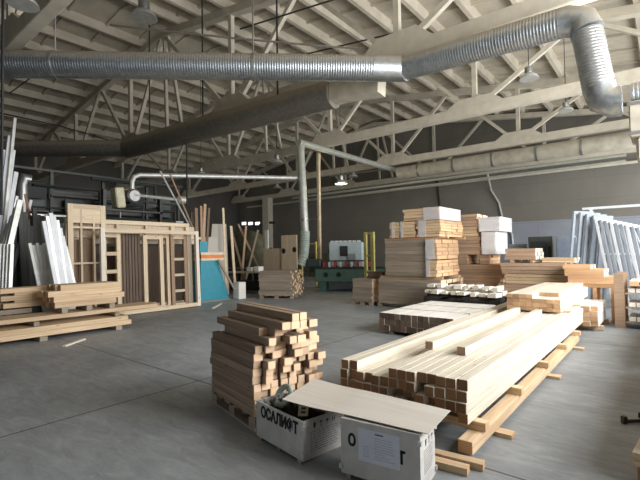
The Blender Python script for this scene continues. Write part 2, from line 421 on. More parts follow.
# ------------------------------------------------------------------ roof trusses
ZB = 6.7
def truss(Y, label, nodes=(1.45, -5.4, -12.25, -19.8, -26.2, -32.8), chw=.30, xr=XR-.1, ch=.38, gh=.30):
    t = thing('roof_truss', label, 'roof truss', (0, Y, 0), 0, 'roof trusses carrying the slabs')
    b = B(); box2(b, (XL+.1, -chw/2, ZB), (xr, chw/2, ZB+ch), bev=.02); obj('bottom_chord', b, CONC_T, t)
    def TZ(x): return RZ(x)-.325-.29
    b = B()
    for x0, x1 in ((XL+.1, -17), (-17, xr)):
        prism(b, [(x0, TZ(x0)), (x1, TZ(x1)), (x1, TZ(x1)+.29), (x0, TZ(x0)+.29)], 'y', -chw/2, chw/2)
    obj('top_chord', b, CONC_T, t)
    for i, x in enumerate(nodes):
        g = B(); prism(g, [(x-1.05, ZB+ch-.01), (x+1.05, ZB+ch-.01), (x+.6, ZB+ch+gh), (x-.6, ZB+ch+gh)], 'y', -chw/2+.01, chw/2-.01)
        obj('gusset', g, CONC_T, t)
        g = B(); box2(g, (x-.08, -.08, ZB+.6), (x+.08, .08, TZ(x)+.02)); obj('vertical_post', g, CONC_T, t)
        if i+1 < len(nodes):
            x2 = nodes[i+1]; xm = (x+x2)/2
            if x2 < -17 < x: xm = -16.9
            for xa, sgn in ((x-.4, 1), (x2+.4, -1)):
                g = B(); bar(g, (xa, 0, ZB+.5), (xm+sgn*.15, 0, TZ(xm)+.06), .14, .14); obj('diagonal_brace', g, CONC_T, t)
            if xm == -16.9:
                for xa, xb in ((-16.6, -16.8), (-15.5, -16.5)):
                    g = B(); bar(g, (xa, 0, ZB+.36), (xb, 0, TZ(xb)+.06), .12, .12); obj('ridge_post', g, CONC_T, t)
    return t
truss(3.2, 'roof truss nearest the camera, its pale beam crossing the upper left corner')
truss(10.0, 'second roof truss, pale beam directly above the shiny spiral duct', gh=.38)
truss(15.9, 'middle roof truss with broad pale gussets, standing on the ochre post')
truss(21.9, 'fourth roof truss, seen below the middle truss against the dark wall')
truss(27.6, 'farthest roof truss, its low beam running along the grey back wall')

# post and concrete columns
t = thing('support_post', 'slim ochre steel post with small knee brace beside the tall pale pipe', 'post', (-13.0, 15.9, 0))
b = B(); box2(b, (-.07, -.07, .02), (.07, .07, ZB-.005), bev=.01); obj('shaft', b, OCHREP, t)
b = B(); box2(b, (-.18, -.18, 0), (.18, .18, .02)); obj('base_plate', b, DARKMETAL, t)
b = B(); bar(b, (0, .06, 5.7), (0, .14, 6.62), .06, .06); obj('knee_brace', b, OCHREP, t)
c = at(268, 250, Y=27.0)
t = thing('concrete_column', 'square grey concrete column before the far wall right of the small bright windows', 'column', (c.x, 27.0, 0))
b = B(); box2(b, (-.38, -.3, 0), (.38, .3, ZB-.01), bev=.02); obj('shaft', b, CONC_T, t)
b = B(); box2(b, (-.95, -.2, 4.1), (-.38, .2, 4.35)); box2(b, (.38, -.2, 4.3), (.75, .2, 4.5)); obj('bracket', b, DARKMETAL, t)

# ------------------------------------------------------------------ ducts and pipes
def pipeobj(name, pts, r, mat, parent=None, n=12, corr=0, pitch=.1):
    b = B(); tube(b, pts, r, n, corr=corr, pitch=pitch); return obj(name, b, mat, parent, smooth=True)
t = thing('spiral_duct', 'large shiny galvanised spiral duct that crosses the picture and drops at right', 'duct')
A0 = Vector((-17.2, -1.8, 6.22)); A1 = Vector((-4.90, 9.32, 6.17)); A2 = Vector((-1.50, 9.45, 6.14))
pipeobj('duct_section', [A0, A0.lerp(A1, .955)], .305, GALV, t, 32, .004, .06)
pipeobj('duct_sleeve', [A0.lerp(A1, .955), A1, A1+(A2-A1).normalized()*.06], .312, GALV, t, 28)
pipeobj('duct_section', [A1+(A2-A1).normalized()*.02, A2], .285, GALV, t, 32, .004, .06)
E1 = Vector((-1.16, 9.45, 6.02)); E2 = Vector((-1.06, 9.42, 5.80)); D0 = Vector((-.90, 9.4, 4.66))
pipeobj('duct_elbow', [A2-Vector((.02, 0, 0)), A2+Vector((.10, 0, .0)), E1+Vector((.03, 0, .0)), E2], .29, GALV, t, 28)
pipeobj('duct_section', [E2, D0], .262, GALV, t, 32, .004, .06)
pipeobj('duct_elbow', [D0+Vector((0, 0, .04)), D0+Vector((.06, 0, -.2)), D0+Vector((.22, 0, -.30)), D0+Vector((.34, 0, -.30))], .272, GALV, t, 28)
for k, f in enumerate((.22, .5, .78)):
    p = A0.lerp(A1, f); b = B(); bar(b, p+Vector((0, 0, .28)), (p.x, p.y, RZ(p.x)-.06), .025, .025); 
    d = (A1-A0).normalized(); tube(b, [p-d*.03, p+d*.03], .318, 28); obj('hanger', b, STEEL, t)
t = thing('filter_box', 'grey sheet metal junction box hanging under the roof at the right edge', 'filter box', (0, 0, 0))
b = B(); box2(b, (-.44, 8.95, 3.60), (.45, 9.85, 4.20), bev=.02); obj('housing', b, GALVB, t)
b = B(); box2(b, (-.36, 9.05, 3.2), (.38, 9.75, 3.595), bev=.04); obj('hopper', b, GALVB, t)
b = B(); box2(b, (-.15, 8.93, 3.75), (.3, 8.95, 4.0)); obj('vent_slot', b, DARKMETAL, t)
for z in (3.62, 4.12):
    b = B(); box2(b, (-.46, 8.91, z), (.45, 8.95, z+.05)); obj('flange', b, STEEL, t)
t = thing('branch_duct', 'corrugated galvanised duct leaving the junction box to the right', 'duct')
pipeobj('duct_section', [(-.42, 9.4, 4.43), (3.1, 9.4, 4.46)], .2, GALV, t, 24, .006, .06)
b = B(); box2(b, (-.44, 9.2, 4.205), (-.1, 9.6, 4.24)); obj('connector', b, GALV, t)
# grimy duct further back
t = thing('grimy_duct', 'dark grimy round duct running behind the shiny spiral duct', 'duct')
G0 = at(334, 94, Z=6.2); G1 = Vector((-17.6, 8.75, 6.2)); G2 = Vector((-22.2, 5.0, 6.25)); G3 = Vector((-27.5, 1.0, 6.25))
pipeobj('duct_section', [G0, G1], .40, GALVDK, t, 28, .005, .08)
pipeobj('duct_section', [G1+Vector((.1, 0, 0)), G2, G3], .34, GALVDK, t, 24)
pipeobj('transition_piece', [G0-(G1-G0).normalized()*.02, G0+Vector((.30, 0, 0)), Vector((-5.75, 9.75, 6.12))], .36, GALVB, t, 4)
for x in (-9.3, -12.8, -16): 
    b = B(); yy = G0.y+(x-G0.x)*(G1.y-G0.y)/(G1.x-G0.x)+.56; box2(b, (x-.02, yy-.6, 6.4), (x+.02, yy-.56, RZ(x)-.08)); obj('hanger', b, DARKMETAL, t)
# insulated duct and thin pipes under the fourth truss
t = thing('insulated_duct', 'thick beige insulated duct slung under the fourth truss at right', 'duct')
pipeobj('duct_section', [(-11.9, 21.9, 6.18), (3.0, 21.9, 6.22)], .36, GALVB, t, 20)
for x in (-10.6, -8.6, -6.6, -4.6, -2.8):
    b = B(); tube(b, [(x-.05, 21.9, 6.2), (x+.05, 21.9, 6.2)], .38, 20); obj('clamp', b, STEEL, t)
for k, (z, y, r, lb) in enumerate(((5.55, 21.6, .07, 'upper thin cream pipe running below the beige insulated duct'), (5.25, 21.3, .045, 'lower thin cream pipe running below the beige insulated duct'))):
    o = pipeobj('service_pipe', [(-20, y, z-.1), (-1.2, y, z)], r, PIPEM); tag(o, lb, 'pipe')
o = pipeobj('service_pipe', [(-32, 27.95, 6.2), (3, 27.95, 6.25)], .09, CONC_T); tag(o, 'long pipe along the back wall under the farthest truss', 'pipe')
o = pipeobj('service_pipe', [at(330, 176, Y=26.7), at(640, 139, Y=26.7)], .07, PIPEM); tag(o, 'thin pipe high on the back wall above the wrapped stacks', 'pipe')
# extraction pipe of the green machine
t = thing('extraction_pipe', 'tall pale steel extraction pipe rising from the green machine and turning back', 'pipe')
P1 = at(300.5, 140, Y=14.0); P0 = at(305, 232, Y=14.0); P2 = at(419, 172, X=P1.x); P1.z = min(P1.z, 6.52); P2.z = min(P2.z, 6.52)
pipeobj('riser', [P0, P1-Vector((0, 0, .25)), P1+Vector((.0, .1, 0))], .17, PIPEM, t, 16)
pipeobj('overhead_run', [P1+Vector((0, -.12, .02)), P2], .15, PIPEM, t, 16)
b = B(); tube(b, [P0.lerp(P1, .12), P0.lerp(P1, .15)], .2, 16); obj('clamp', b, STEEL, t)
q_ = P0.lerp(P1, .135); b = B(); box2(b, (q_.x+.19, q_.y-.03, q_.z-.02), (q_.x+.8, q_.y+.03, q_.z+.02)); obj('clamp_arm', b, STEEL, t)
pipeobj('flexible_hose', [P0+Vector((0, 0, .05)), P0+Vector((-.02, 0, -.5)), P0+Vector((.0, -.1, -1.0)), P0+Vector((-.1, -.2, -1.45))], .2, HOSE, t, 14, .02, .1)
# conduits and cables under the slabs
CAB = [((110, 25, 7.6), (232, 38, 7.5), (332, 47, 7.4), (395, 50, 7.4), 'grey conduit sagging above the shiny duct', .03, GALVDK),
       ((0, 113, 7.0), (60, 126, 7.0), (105, 139, 7.0), (108, 140, 7.0), 'dark cable strung at left below the slabs', .03, BLACK)]
for a, b_, c_, d_, lb, r, mt in CAB:
    o = pipeobj('conduit', [at(q[0], q[1], Z=q[2]) for q in (a, b_, c_, d_)], r, mt, None, 6); tag(o, lb, 'conduit')
# thin tie rods between purlins
for (a, b_, lb) in (((240, 29, 8.6), (345, -4, 8.6), 'thin tie rod slanting above the shiny duct, top centre'),
                    ((10, 93, 9.0), (55, 60, 9.0), 'thin dark tie rod at left below the slabs'),
                    ((298, 56, 8.2), (395, 33, 8.2), 'thin tie rod left of the broad gusset top centre')):
    o = pipeobj('tie_rod', [at(a[0], a[1], Z=a[2]), at(b_[0], b_[1], Z=b_[2])], .025, DARKMETAL, None, 6); tag(o, lb, 'tie rod')
# hanging supply rods at left
for px, py0, py1, Y, lb in ((1.5, 75, 215, 2.6, 'dark vertical supply rod hanging at the left edge'), (187, 100, 205, 8.95, 'black vertical drop rod hanging above the leaning planks')):
    p = at(px, 200, Y=Y); z1 = at(px, py1, Y=Y).z
    o = pipeobj('drop_rod', [(p.x, Y, z1), (p.x, Y, RZ(p.x)-.01 if px < 100 else 5.9)], .03, BLACK, None, 6); tag(o, lb, 'rod')
o = pipeobj('air_hose', [at(487, 172, Y=27.2), at(491, 190, Y=28.15), at(499, 203, Y=28.2), at(504, 225, Y=28.2), at(512, 234, Y=28.2), at(513, 246, Y=28.2)], .07, ALU, None, 8)
tag(o, 'pale air hose hanging on the back wall right of the wrapped stack', 'hose')
o = pipeobj('wall_cable', [at(437, 178, Y=28.23), at(438, 190, Y=28.23), at(440, 208, Y=28.23)], .06, BLACK, None, 8)
tag(o, 'black cable hanging down the back wall behind the tallest wrapped stack', 'cable')

# ------------------------------------------------------------------ lamps
def lamp(px, py, Y, r, label, lit=False, top=None):
    c = at(px, py, Y=Y)
    t = thing('pendant_lamp', label, 'lamp', (c.x, c.y, c.z), 0, 'industrial pendant lamps')
    b = B(); lathe(b, [(r, 0), (r*.98, .02), (r*.8, r*.35), (r*.42, r*.62), (r*.38, r*.64), (r*.36, r*.60), (r*.74, r*.31), (r*.94, .01)], 24); obj('reflector', b, ALU, t, True)
    b = B(); lathe(b, [(r*.4, r*.62), (r*.42, r*.7), (r*.42, r*1.25), (r*.3, r*1.32)], 18); obj('housing', b, STEEL, t, True)
    h = (RZ(c.x)-.02 if top is None else top)-c.z
    b = B(); tube(b, [(0, 0, r*1.3), (0, 0, h)], .012, 6); obj('cable', b, BLACK, t)
    b = B(); lathe(b, [(.01, r*.12), (r*.3, r*.14), (r*.34, r*.3), (r*.2, r*.5), (.02, r*.55)], 16); obj('bulb', b, LIT if lit else WHITEP, t, True)
    if lit:
        l = bpy.data.lights.new('lamp_light', 'POINT'); l.energy = 120; l.color = (1, .85, .6); l.shadow_soft_size = .2
        o = bpy.data.objects.new('lamp_light', l); COL.objects.link(o); o.parent = t; o.location = (0, 0, -.12)
lamp(23, 5, 2.55, .26, 'pendant lamp with shiny bell at the top left corner')
lamp(144, 18, 7.0, .42, 'broad round pendant lamp near the second truss, top left')
lamp(529, 79, 13.5, .27, 'pendant lamp with white rim left of the dropping duct')
lamp(566, 111, 17.0, .24, 'small pendant lamp in front of the middle truss beam')
lamp(341, 184, 17.5, .33, 'glowing pendant lamp right of the ochre post', True)
lamp(353, 177, 22.5, .33, 'unlit bell pendant lamp just right of the glowing lamp')
lamp(201, 174, 14.0, .25, 'small unlit pendant lamp above the far left windows')
lamp(277, 188, 22.5, .3, 'unlit pendant lamp low against the dark wall left of the pale pipe')
lamp(277, 163, 14.5, .3, 'unlit pendant lamp left of the top of the pale pipe')

# ------------------------------------------------------------------ timber
_mesh = {}
def beam_mesh(L, wd, h, mats, key=''):
    k = (round(L, 3), round(wd, 3), round(h, 3), mats[0].name, mats[1].name)
    if k in _mesh: return _mesh[k]
    b = B(); box(b, (0, 0, 0), (L, wd, h), bev=min(wd, h)*.03)
    b.normal_update()
    for f in b.faces:
        f.material_index = 1 if abs(f.normal.x) > (.9 if mats[1].name.startswith('spruce') else .5) else 0
    me = bpy.data.meshes.new('beam'); b.to_mesh(me); b.free()
    for m in mats: me.materials.append(m)
    _mesh[k] = me; return me
def beam(name, L, wd, h, c, rz, mats, label, cat, group=None, ry=0, rx=0):
    o = bpy.data.objects.new(name, beam_mesh(L, wd, h, mats)); COL.objects.link(o)
    o.location = c; o.rotation_euler = (rx, ry, rz)
    return tag(o, label, cat, group)
def pallet(label, loc, rz, lx, ly, h=.12, mat=None, nb=3, slats=6, group=None):
    """bearers run along local x"""
    mat = mat or GREYW
    t = thing('pallet', label, 'pallet', loc, rz, group)
    th = .018
    for i in range(nb):
        y = -ly/2+.05+(ly-.1)*i/(nb-1)
        for k in range(3):
            b = B(); x = -lx/2+.07+(lx-.14)*k/2; box(b, (x, y, h/2), (.13, .09, h-2*th-.001)); obj('block', b, mat, t)
        b = B(); box(b, (0, y, h-th*1.5-.0), (lx, .09, th)) if False else box(b, (0, y, th/2), (lx, .09, th)); obj('bottom_board', b, mat, t)
    for i in range(slats):
        x = -lx/2+.045+(lx-.09)*i/(slats-1)
        b = B(); box(b, (x, 0, h-th/2), (.09, ly, th)); obj('top_board', b, mat, t)
    return t

# ---- long front pile of squared beams
Z0 = .225; BH = .093; BW = .0925
rows = ['bottom row', 'third row from top', 'second row from top', 'top row']
for r in range(4):
    for c in range(14):
        if r == 3 and c in (2, 3, 4, 5): continue
        y0 = 3.52+R.choice([0, 0, .02, .045])
        if r == 3: y0 += (.0 if c < 2 else .02)
        if r == 2 and c in (9,): y0 += .25
        if r == 1 and c in (6, 7, 8, 10): y0 += .10
        if r == 0 and c in (7, 8, 9, 11, 12): y0 += .16
        if r == 0 and c > 2: y0 += .05
        L = 6.35 + R.uniform(-.06, .06)
        if r == 3 and c > 9: L = 6.1+R.uniform(-.1, .1)
        x = -2.63+BW*c+.046
        lab = 'long pale squared beam in front pile, %s, %s from left' % (rows[r], ORD[c])
        if c == 13: lab = 'long pale squared beam in front pile, %s, at right side' % rows[r]
        beam('timber_beam', round(L, 2), BW-.004, BH-.003, (x, y0+L/2, Z0+BH*(r+.5)), HP, (PALE, PALE_END), lab, 'beam', 'squared beams in the long front pile')
for k, (x, y0, L, lb) in enumerate(((-2.07, 4.46, 3.5, 'left loose beam lying on top of the long front pile'), (-1.70, 4.40, 3.5, 'right loose beam lying on top of the long front pile'))):
    beam('timber_beam', L, .09, .085, (x, y0+L/2, Z0+4*BH+.044), HP+(.0 if k else -.01), (PALE, OAK), lb, 'beam', 'loose beams on the long front pile')
# bearers under the pile
ys = [3.75, 4.9, 6.2, 7.5, 8.8]
for k, y in enumerate(ys):
    beam('cross_bearer', 1.46, .10, .075, (-1.965, y, Z0-.04), 0, (PINE, PINE_END), 'short cross bearer under the long front pile, %s from the near end' % ORD[k], 'bearer', 'cross bearers under the long pile')
for k, (x, w_) in enumerate(((-1.32, .12), (-2.5, .12))):
    beam('long_runner', 5.4, .12, .105, (x, 3.45+2.7, .093), HP, (PINE, PINE_END), 'long pine runner below the cross bearers, %s side of the pile' % ('right' if k == 0 else 'left'), 'runner')
for k, y in enumerate((4.1, 6.3, 8.3)):
    beam('floor_block', .32, .12, .036, (-1.28, y, .0185), 0, (PINE, PINE_END), 'small pine block on the floor under the right runner, %s from the near end' % ORD[k], 'block', 'blocks under the right runner')
for k, (x, y, a, L) in enumerate(((-1.40, 3.30, .10, .34), (-1.42, 3.19, .06, .32), (-1.36, 3.44, .12, .3))):
    pass
for k, (x, y, z, a, L) in enumerate(((-1.42, 3.20, .03, .12, .42), (-1.34, 3.34, .03, .12, .40))):
    beam('timber_offcut', L, .085, .056, (x, y, z), a, (PINE, PINE_END), '%s pine offcut on the floor below the near end of the long pile' % ('nearer' if k == 0 else 'farther'), 'offcut', 'offcuts by the long pile')

# ---- short pack lying on the far half of the pile
ZP = Z0+4*BH
for k, y in enumerate((8.4, 9.4)):
    beam('spacer_batten', 1.0, .06, .03, (-1.80, y, ZP+.017), 0, (PINE, PINE_END), '%s spacer batten between the long pile and the pack on it' % ('near' if k == 0 else 'far'), 'batten', 'spacers under the upper pack')
for r in range(4):
    for c in range(8):
        if r == 3 and c in (7, ): continue
        L = 3.1; y0 = 8.02+R.uniform(0, .03)+(.35 if (r == 3 and c > 3) else 0)
        beam('pack_board', L-(.3 if c > 3 and r == 3 else 0), .1055, .068, (-2.20+.107*c, y0+L/2, ZP+.034+.07*(r+.5)), HP, (PALE, PINE_END),
             'pale board in the pack atop the pile, %s layer, %s from left' % (('bottom', 'second', 'third', 'top')[r], ORD[c]), 'board', 'boards of the pack on the long pile')
# white pack beyond the far end
for r in range(4):
    for c in range(5):
        beam('pack_board', 1.4, .13, .1, (-1.72+.134*c, 10.93+R.uniform(-.05, .05), .10+.104*(r+.5)), HP, (WHITEW, PINE_END),
             'whitish board in low pack beyond the long pile, %s layer, %s from left' % (('bottom', 'second', 'third', 'top')[r], ORD[c]), 'board', 'whitish boards beyond the long pile')
for k, y in enumerate((10.5, 11.5)):
    beam('spacer_batten', .8, .09, .095, (-1.45, y, .05), 0, (PINE, PINE_END), '%s batten on the floor under the low whitish pack' % ('near' if k == 0 else 'far'), 'batten', 'battens under the whitish pack')

# ---- low square packs left of the long pile
for s in range(3):
    yb = 7.62+s*.84
    for r in range(3):
        for c in range(13):
            beam('short_timber', .80, .119, .118, (-4.60+.122*c, yb+.40+R.uniform(-.012, .012), .07+.12*(r+.5)), HP, (WHITEW if r == 2 else PALE, DKEND),
                 'short squared timber, %s pack left of long pile, %s layer, %s from left' % (('near', 'middle', 'far')[s], ('bottom', 'middle', 'top')[r], ORD[c]), 'timber', 'short timbers in low packs beside the long pile')
for k in range(3):
    beam('floor_batten', 2.4, .1, .06, (-4.4+k*.66, 8.85, .031), HP, (GREYW, GREYW), 'dark batten on the floor under the low packs, %s from left' % ORD[k], 'batten', 'battens under the low packs')

# ---- stack at front left on its pallet
ANG = math.atan2(-.24, .97)
av = Vector((math.cos(ANG), math.sin(ANG), 0)); bv = Vector((-av.y, av.x, 0)); N0 = Vector((-4.08, 3.0, 0))
pc = N0+av*.52+bv*.41
pallet('old grey wooden pallet under the messy timber stack, front left', (pc.x, pc.y, 0), ANG, 1.04, .82, .13)
rh = .075; bwS = .098
for r in range(13):
    z = .132+rh*(r+.5)
    c0 = 0; c1 = 8
    if r in (9, 10): c0 = 1
    if r in (11, ): c0, c1 = 2, 6
    if r in (12, ): c0, c1 = 3, 5
    if r in (9, 10): c1 = 7
    for c in range(c0, c1):
        if r > 1 and r < 11 and c in (3, 5) and (r*7+c) % 5 == 0: pass
        j = R.uniform(-.09, .08) if (r % 3) else R.uniform(-.04, .15)
        L = 1.03+R.uniform(-.03, .02)
        if z < .43 and c < 6: j = min(j, -.01)
        if c == 0: j = R.uniform(-.02, .02)
        if r in (4, ) and c < 2: j -= .03
        if r in (11, 12): L = 1.2; j = .02+R.uniform(-.01, .03)
        off = .0
        ctr = N0+av*(L/2+j)+bv*(.05+c*(bwS+.003)+off)
        hh = rh-.002
        ww = bwS if R.random() < .6 else bwS*.82
        nm = 'rightmost' if c == c1-1 else ORD[c]
        beam('short_beam', round(L, 2), round(ww, 3), hh, (ctr.x, ctr.y, z), ANG+R.uniform(-.003, .003), (OAKS, OAK_END),
             'short planed beam in front left stack, layer %s from bottom, %s from front' % (ORD[r], ORD[c]), 'beam', 'short beams stacked at front left')

# ---- crates
def text_mesh(s, size, mat, parent, M, name='stencil_text'):
    cu = bpy.data.curves.new('t', 'FONT'); cu.body = s; cu.size = size; cu.extrude = .0012; cu.align_x = 'CENTER'; cu.align_y = 'CENTER'; cu.offset = size*.028
    to = bpy.data.objects.new('t', cu); COL.objects.link(to)
    dg = bpy.context.evaluated_depsgraph_get(); me = bpy.data.meshes.new_from_object(to.evaluated_get(dg))
    bpy.data.objects.remove(to)
    bt = bmesh.new(); bt.from_mesh(me); g0 = bt.verts[:]+bt.edges[:]+bt.faces[:]
    for dx_, dy_ in ((.035, 0), (-.035, 0), (0, .03)):
        r_ = bmesh.ops.duplicate(bt, geom=g0)
        for v in r_['geom']:
            if isinstance(v, bmesh.types.BMVert): v.co.x += dx_*size; v.co.y += dy_*size; v.co.z += .0002
    bt.to_mesh(me); bt.free()
    me.name = name; me.materials.clear(); me.materials.append(mat)
    o = bpy.data.objects.new(name, me); COL.objects.link(o); o.parent = parent; o.matrix_local = M
    return o
def face_matrix(origin, xdir, zup=Vector((0, 0, 1)), sx=1, sy=1):
    n = xdir.cross(zup)
    return Matrix(((xdir.x*sx, zup.x*sy, n.x, origin.x), (xdir.y*sx, zup.y*sy, n.y, origin.y), (xdir.z*sx, zup.z*sy, n.z, origin.z), (0, 0, 0, 1)))
def crate(label, loc, rz, lx, ly, h, open_top=True, z0=.03):
    """local: x along long front face (front at y=0), y into depth"""
    t = thing('plywood_crate', label, 'crate', loc, rz)
    th = .012
    b = B()
    box2(b, (0, 0, z0), (lx, th, h)); obj('front_panel', b, CRATE, t)
    b = B(); box2(b, (0, ly-th, z0), (lx, ly, h)); obj('back_panel', b, CRATE, t)
    b = B(); box2(b, (lx-th, th, z0), (lx, ly-th, h)); obj('side_panel', b, CRATE, t)
    b = B(); box2(b, (0, th, z0), (th, ly-th, h)); obj('side_panel', b, CRATE, t)
    b = B(); box2(b, (th, th, z0), (lx-th, ly-th, z0+th)); obj('bottom_panel', b, CRATE, t)
    for k in (0, 1, 2):
        b = B(); x = .03+(lx-.11)*k/2; box2(b, (x, .0, 0), (x+.05, ly, z0-.001)); obj('skid', b, GREYW, t)
    for (x, y) in ((0, 0), (lx, 0), (lx, ly), (0, ly)):
        for z in (z0+.03, h-.07):
            b = B(); box(b, (x, y, z+.02), (.026, .026, .03)); obj('corner_bracket', b, ALU, t)
    if not open_top:
        b = B(); box2(b, (0, 0, h), (lx, ly, h+.008)); obj('lid', b, CRATE, t)
    return t
# crate with the large stencilled word
ca = Vector((-2.965, 2.675, 0)); cb = Vector((-2.29, 2.56, 0)); ang1 = math.atan2(cb.y-ca.y, cb.x-ca.x)
t1 = crate('open grey plywood crate with large black stencilled lettering, full of scrap', ca, ang1, .685, .44, .345)
text_mesh('ОСАЛИФТ', .108, INK, t1, face_matrix(Vector((.35, -.0005, .262)), Vector((1, 0, 0)), sx=.98, sy=1.2))
def side_print(t, lx, ly, zt):
    # small handling symbols: arrow, glass, umbrella, hook
    X = lx+.001
    for k in range(4):
        b = B()
        y = .12+k*.07; z = zt-.055
        if k == 0: box2(b, (X, y-.012, z-.015), (X+.001, y+.012, z+.02)); box2(b, (X, y-.004, z-.03), (X+.001, y+.004, z-.015))
        if k == 1: prism(b, [(y-.014, z+.018), (y+.014, z+.018), (y, z-.004)], 'x', X, X+.001); box2(b, (X, y-.002, z-.025), (X+.001, y+.002, z)); box2(b, (X, y-.01, z-.028), (X+.001, y+.01, z-.024))
        if k == 2: prism(b, [(y-.018, z), (y-.01, z+.016), (y+.01, z+.016), (y+.018, z)], 'x', X, X+.001); box2(b, (X, y-.002, z-.028), (X+.001, y+.002, z))
        if k == 3: box2(b, (X, y-.014, z-.02), (X+.001, y-.009, z+.02)); box2(b, (X, y+.009, z-.02), (X+.001, y+.014, z+.02)); box2(b, (X, y-.014, z-.004), (X+.001, y+.014, z+.001))
        obj('handling_symbol', b, INK, t)
    b = B(); rl = random.Random(3)
    for k in range(9):
        z = zt-.11-k*.019; y = .07
        while y < ly-.09:
            w_ = rl.uniform(.015, .05); box2(b, (X, y, z), (X+.001, min(y+w_, ly-.06), z+.005)); y += w_+.012
    obj('faded_small_print', b, GREYINK, t)
side_print(t1, .685, .44, .345)
# second crate, covered by the board
c2a = Vector((-1.96, 2.62, 0)); c2b = Vector((-1.345, 2.70, 0)); ang2 = math.atan2(c2b.y-c2a.y, c2b.x-c2a.x)
t2 = crate('closed grey plywood crate with a paper sheet stuck on its front', c2a, ang2, .62, .33, .43, z0=.03, open_top=False)
text_mesh('О', .108, INK, t2, face_matrix(Vector((.095, -.0005, .285)), Vector((1, 0, 0)), sx=.8, sy=1.1))
text_mesh('Т', .108, INK, t2, face_matrix(Vector((.485, -.0005, .245)), Vector((1, 0, 0)), sx=.8, sy=1.1))
b = B(); box2(b, (.15, -.003, .16), (.475, -.0015, .395)); pp = obj('paper_sheet', b, PAPER, t2)
b = B(); rl = random.Random(5)
box2(b, (.285, -.005, .368), (.35, -.0032, .376), mat=1)
for k in range(9):
    z = .34-k*.018
    box2(b, (.28, -.0045, z), (.28+rl.uniform(.08, .16), -.0032, z+.004))
    if k > 3: box2(b, (.185, -.0045, z), (.235, -.0032, z+.005), mat=0)
obj('printing', b, [PAPER_LINE, INK], pp)
side_print(t2, .62, .33, .40)
# board lying on the crate
b = B(); nx, ny = 14, 4
C0, C1, C2, C3 = [Vector(v) for v in ((-2.56, 2.60, .455), (-1.29, 2.72, .449), (-1.34, 3.22, .449), (-2.70, 3.20, .462))]
top = []
for i in range(nx+1):
    row = []
    for j in range(ny+1):
        u_, v_ = i/nx, j/ny
        p = C0.lerp(C1, u_).lerp(C3.lerp(C2, u_), v_); p.z += -.008*math.sin(math.pi*min(1, u_/.45)) if u_ < .45 else 0
        row.append(p)
    top.append(row)
tv = [[b.verts.new(p+Vector((0, 0, .004))) for p in r_] for r_ in top]; bvs = [[b.verts.new(p) for p in r_] for r_ in top]
for i in range(nx):
    for j in range(ny):
        b.faces.new((tv[i][j], tv[i+1][j], tv[i+1][j+1], tv[i][j+1])); b.faces.new((bvs[i][j], bvs[i][j+1], bvs[i+1][j+1], bvs[i+1][j]))
for i in range(nx):
    b.faces.new((tv[i][0], bvs[i][0], bvs[i+1][0], tv[i+1][0])); b.faces.new((tv[i][ny], tv[i+1][ny], bvs[i+1][ny], bvs[i][ny]))
for j in range(ny):
    b.faces.new((tv[0][j], tv[0][j+1], bvs[0][j+1], bvs[0][j])); b.faces.new((tv[nx][j], bvs[nx][j], bvs[nx][j+1], tv[nx][j+1]))
tag(obj('board_sheet', b, PLY), 'thin pale fibreboard sheet laid across the two front crates', 'board')
# scrap inside the open crate (crate-local positions)
M1 = Matrix.Translation(ca) @ Matrix.Rotation(ang1, 4, 'Z')
def cl(x, y, z): return M1 @ Vector((x, y, z))
b = B(); pts = [cl(.15+.10*math.cos(a*.35)*(1-.006*a), .20+.05*math.sin(a*.35), .375+.085*math.sin(a*.35)*(1-.006*a)) for a in range(0, 54)]
tube(b, pts, .018, 8); tag(obj('hose_coil', b, HOSE, None, True), 'coil of pale green hose in the open lettered crate', 'hose')
M, L = frame(cl(.30, .33, .37), cl(.56, .10, .335)); b = B(); box(b, (0, 0, 0), (L, .085, .012), m=M)
br = tag(obj('perforated_bracket', b, CREAMP), 'cream metal bracket with dark square holes atop the lettered crate', 'bracket')
b = B()
for k in (-.1, -.02, .06, .13): box(b, (k, 0, .007), (.035, .04, .003), m=M)
obj('hole', b, BLACK, br)
M, L = frame(cl(.16, .38, .335), cl(.50, .17, .315)); b = B(); box(b, (0, 0, -.02), (L, .05, .05), m=M)
tag(obj('black_profile', b, DARKMETAL), 'black steel profile lying in the lettered crate under the bracket', 'profile')
for k in range(9):
    x, y = .06+.06*(k % 3)+R.uniform(-.01, .01), .08+.10*(k//3)
    M, L = frame(cl(x, y, .20), cl(x+R.uniform(-.02, .03), y+R.uniform(-.03, .03), .365+R.uniform(-.01, .03)))
    b = B(); lathe(b, [(.010, -L/2), (.014, -L/2+.01), (.014, L/2-.02), (.02, L/2-.02), (.02, L/2)], 8, m=M @ Matrix.Rotation(HP, 4, 'Y'))
    tag(obj('scrap_fitting', b, [ALU, STEEL, DARKMETAL][k % 3], None, True), '%s metal fitting in the lettered crate, %s row from front, %s from left' % (('dull silver', 'grey', 'dark')[k % 3], ORD[k//3], ORD[k % 3]), 'fitting', 'metal fittings in the lettered crate')
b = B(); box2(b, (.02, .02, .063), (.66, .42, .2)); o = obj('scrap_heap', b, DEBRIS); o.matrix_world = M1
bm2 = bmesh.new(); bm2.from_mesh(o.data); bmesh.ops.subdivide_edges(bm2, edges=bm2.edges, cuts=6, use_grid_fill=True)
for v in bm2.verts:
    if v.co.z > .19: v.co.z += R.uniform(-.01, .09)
bm2.to_mesh(o.data); bm2.free(); tag(o, 'heap of dark small scrap filling the lettered crate', 'scrap', kind='stuff')

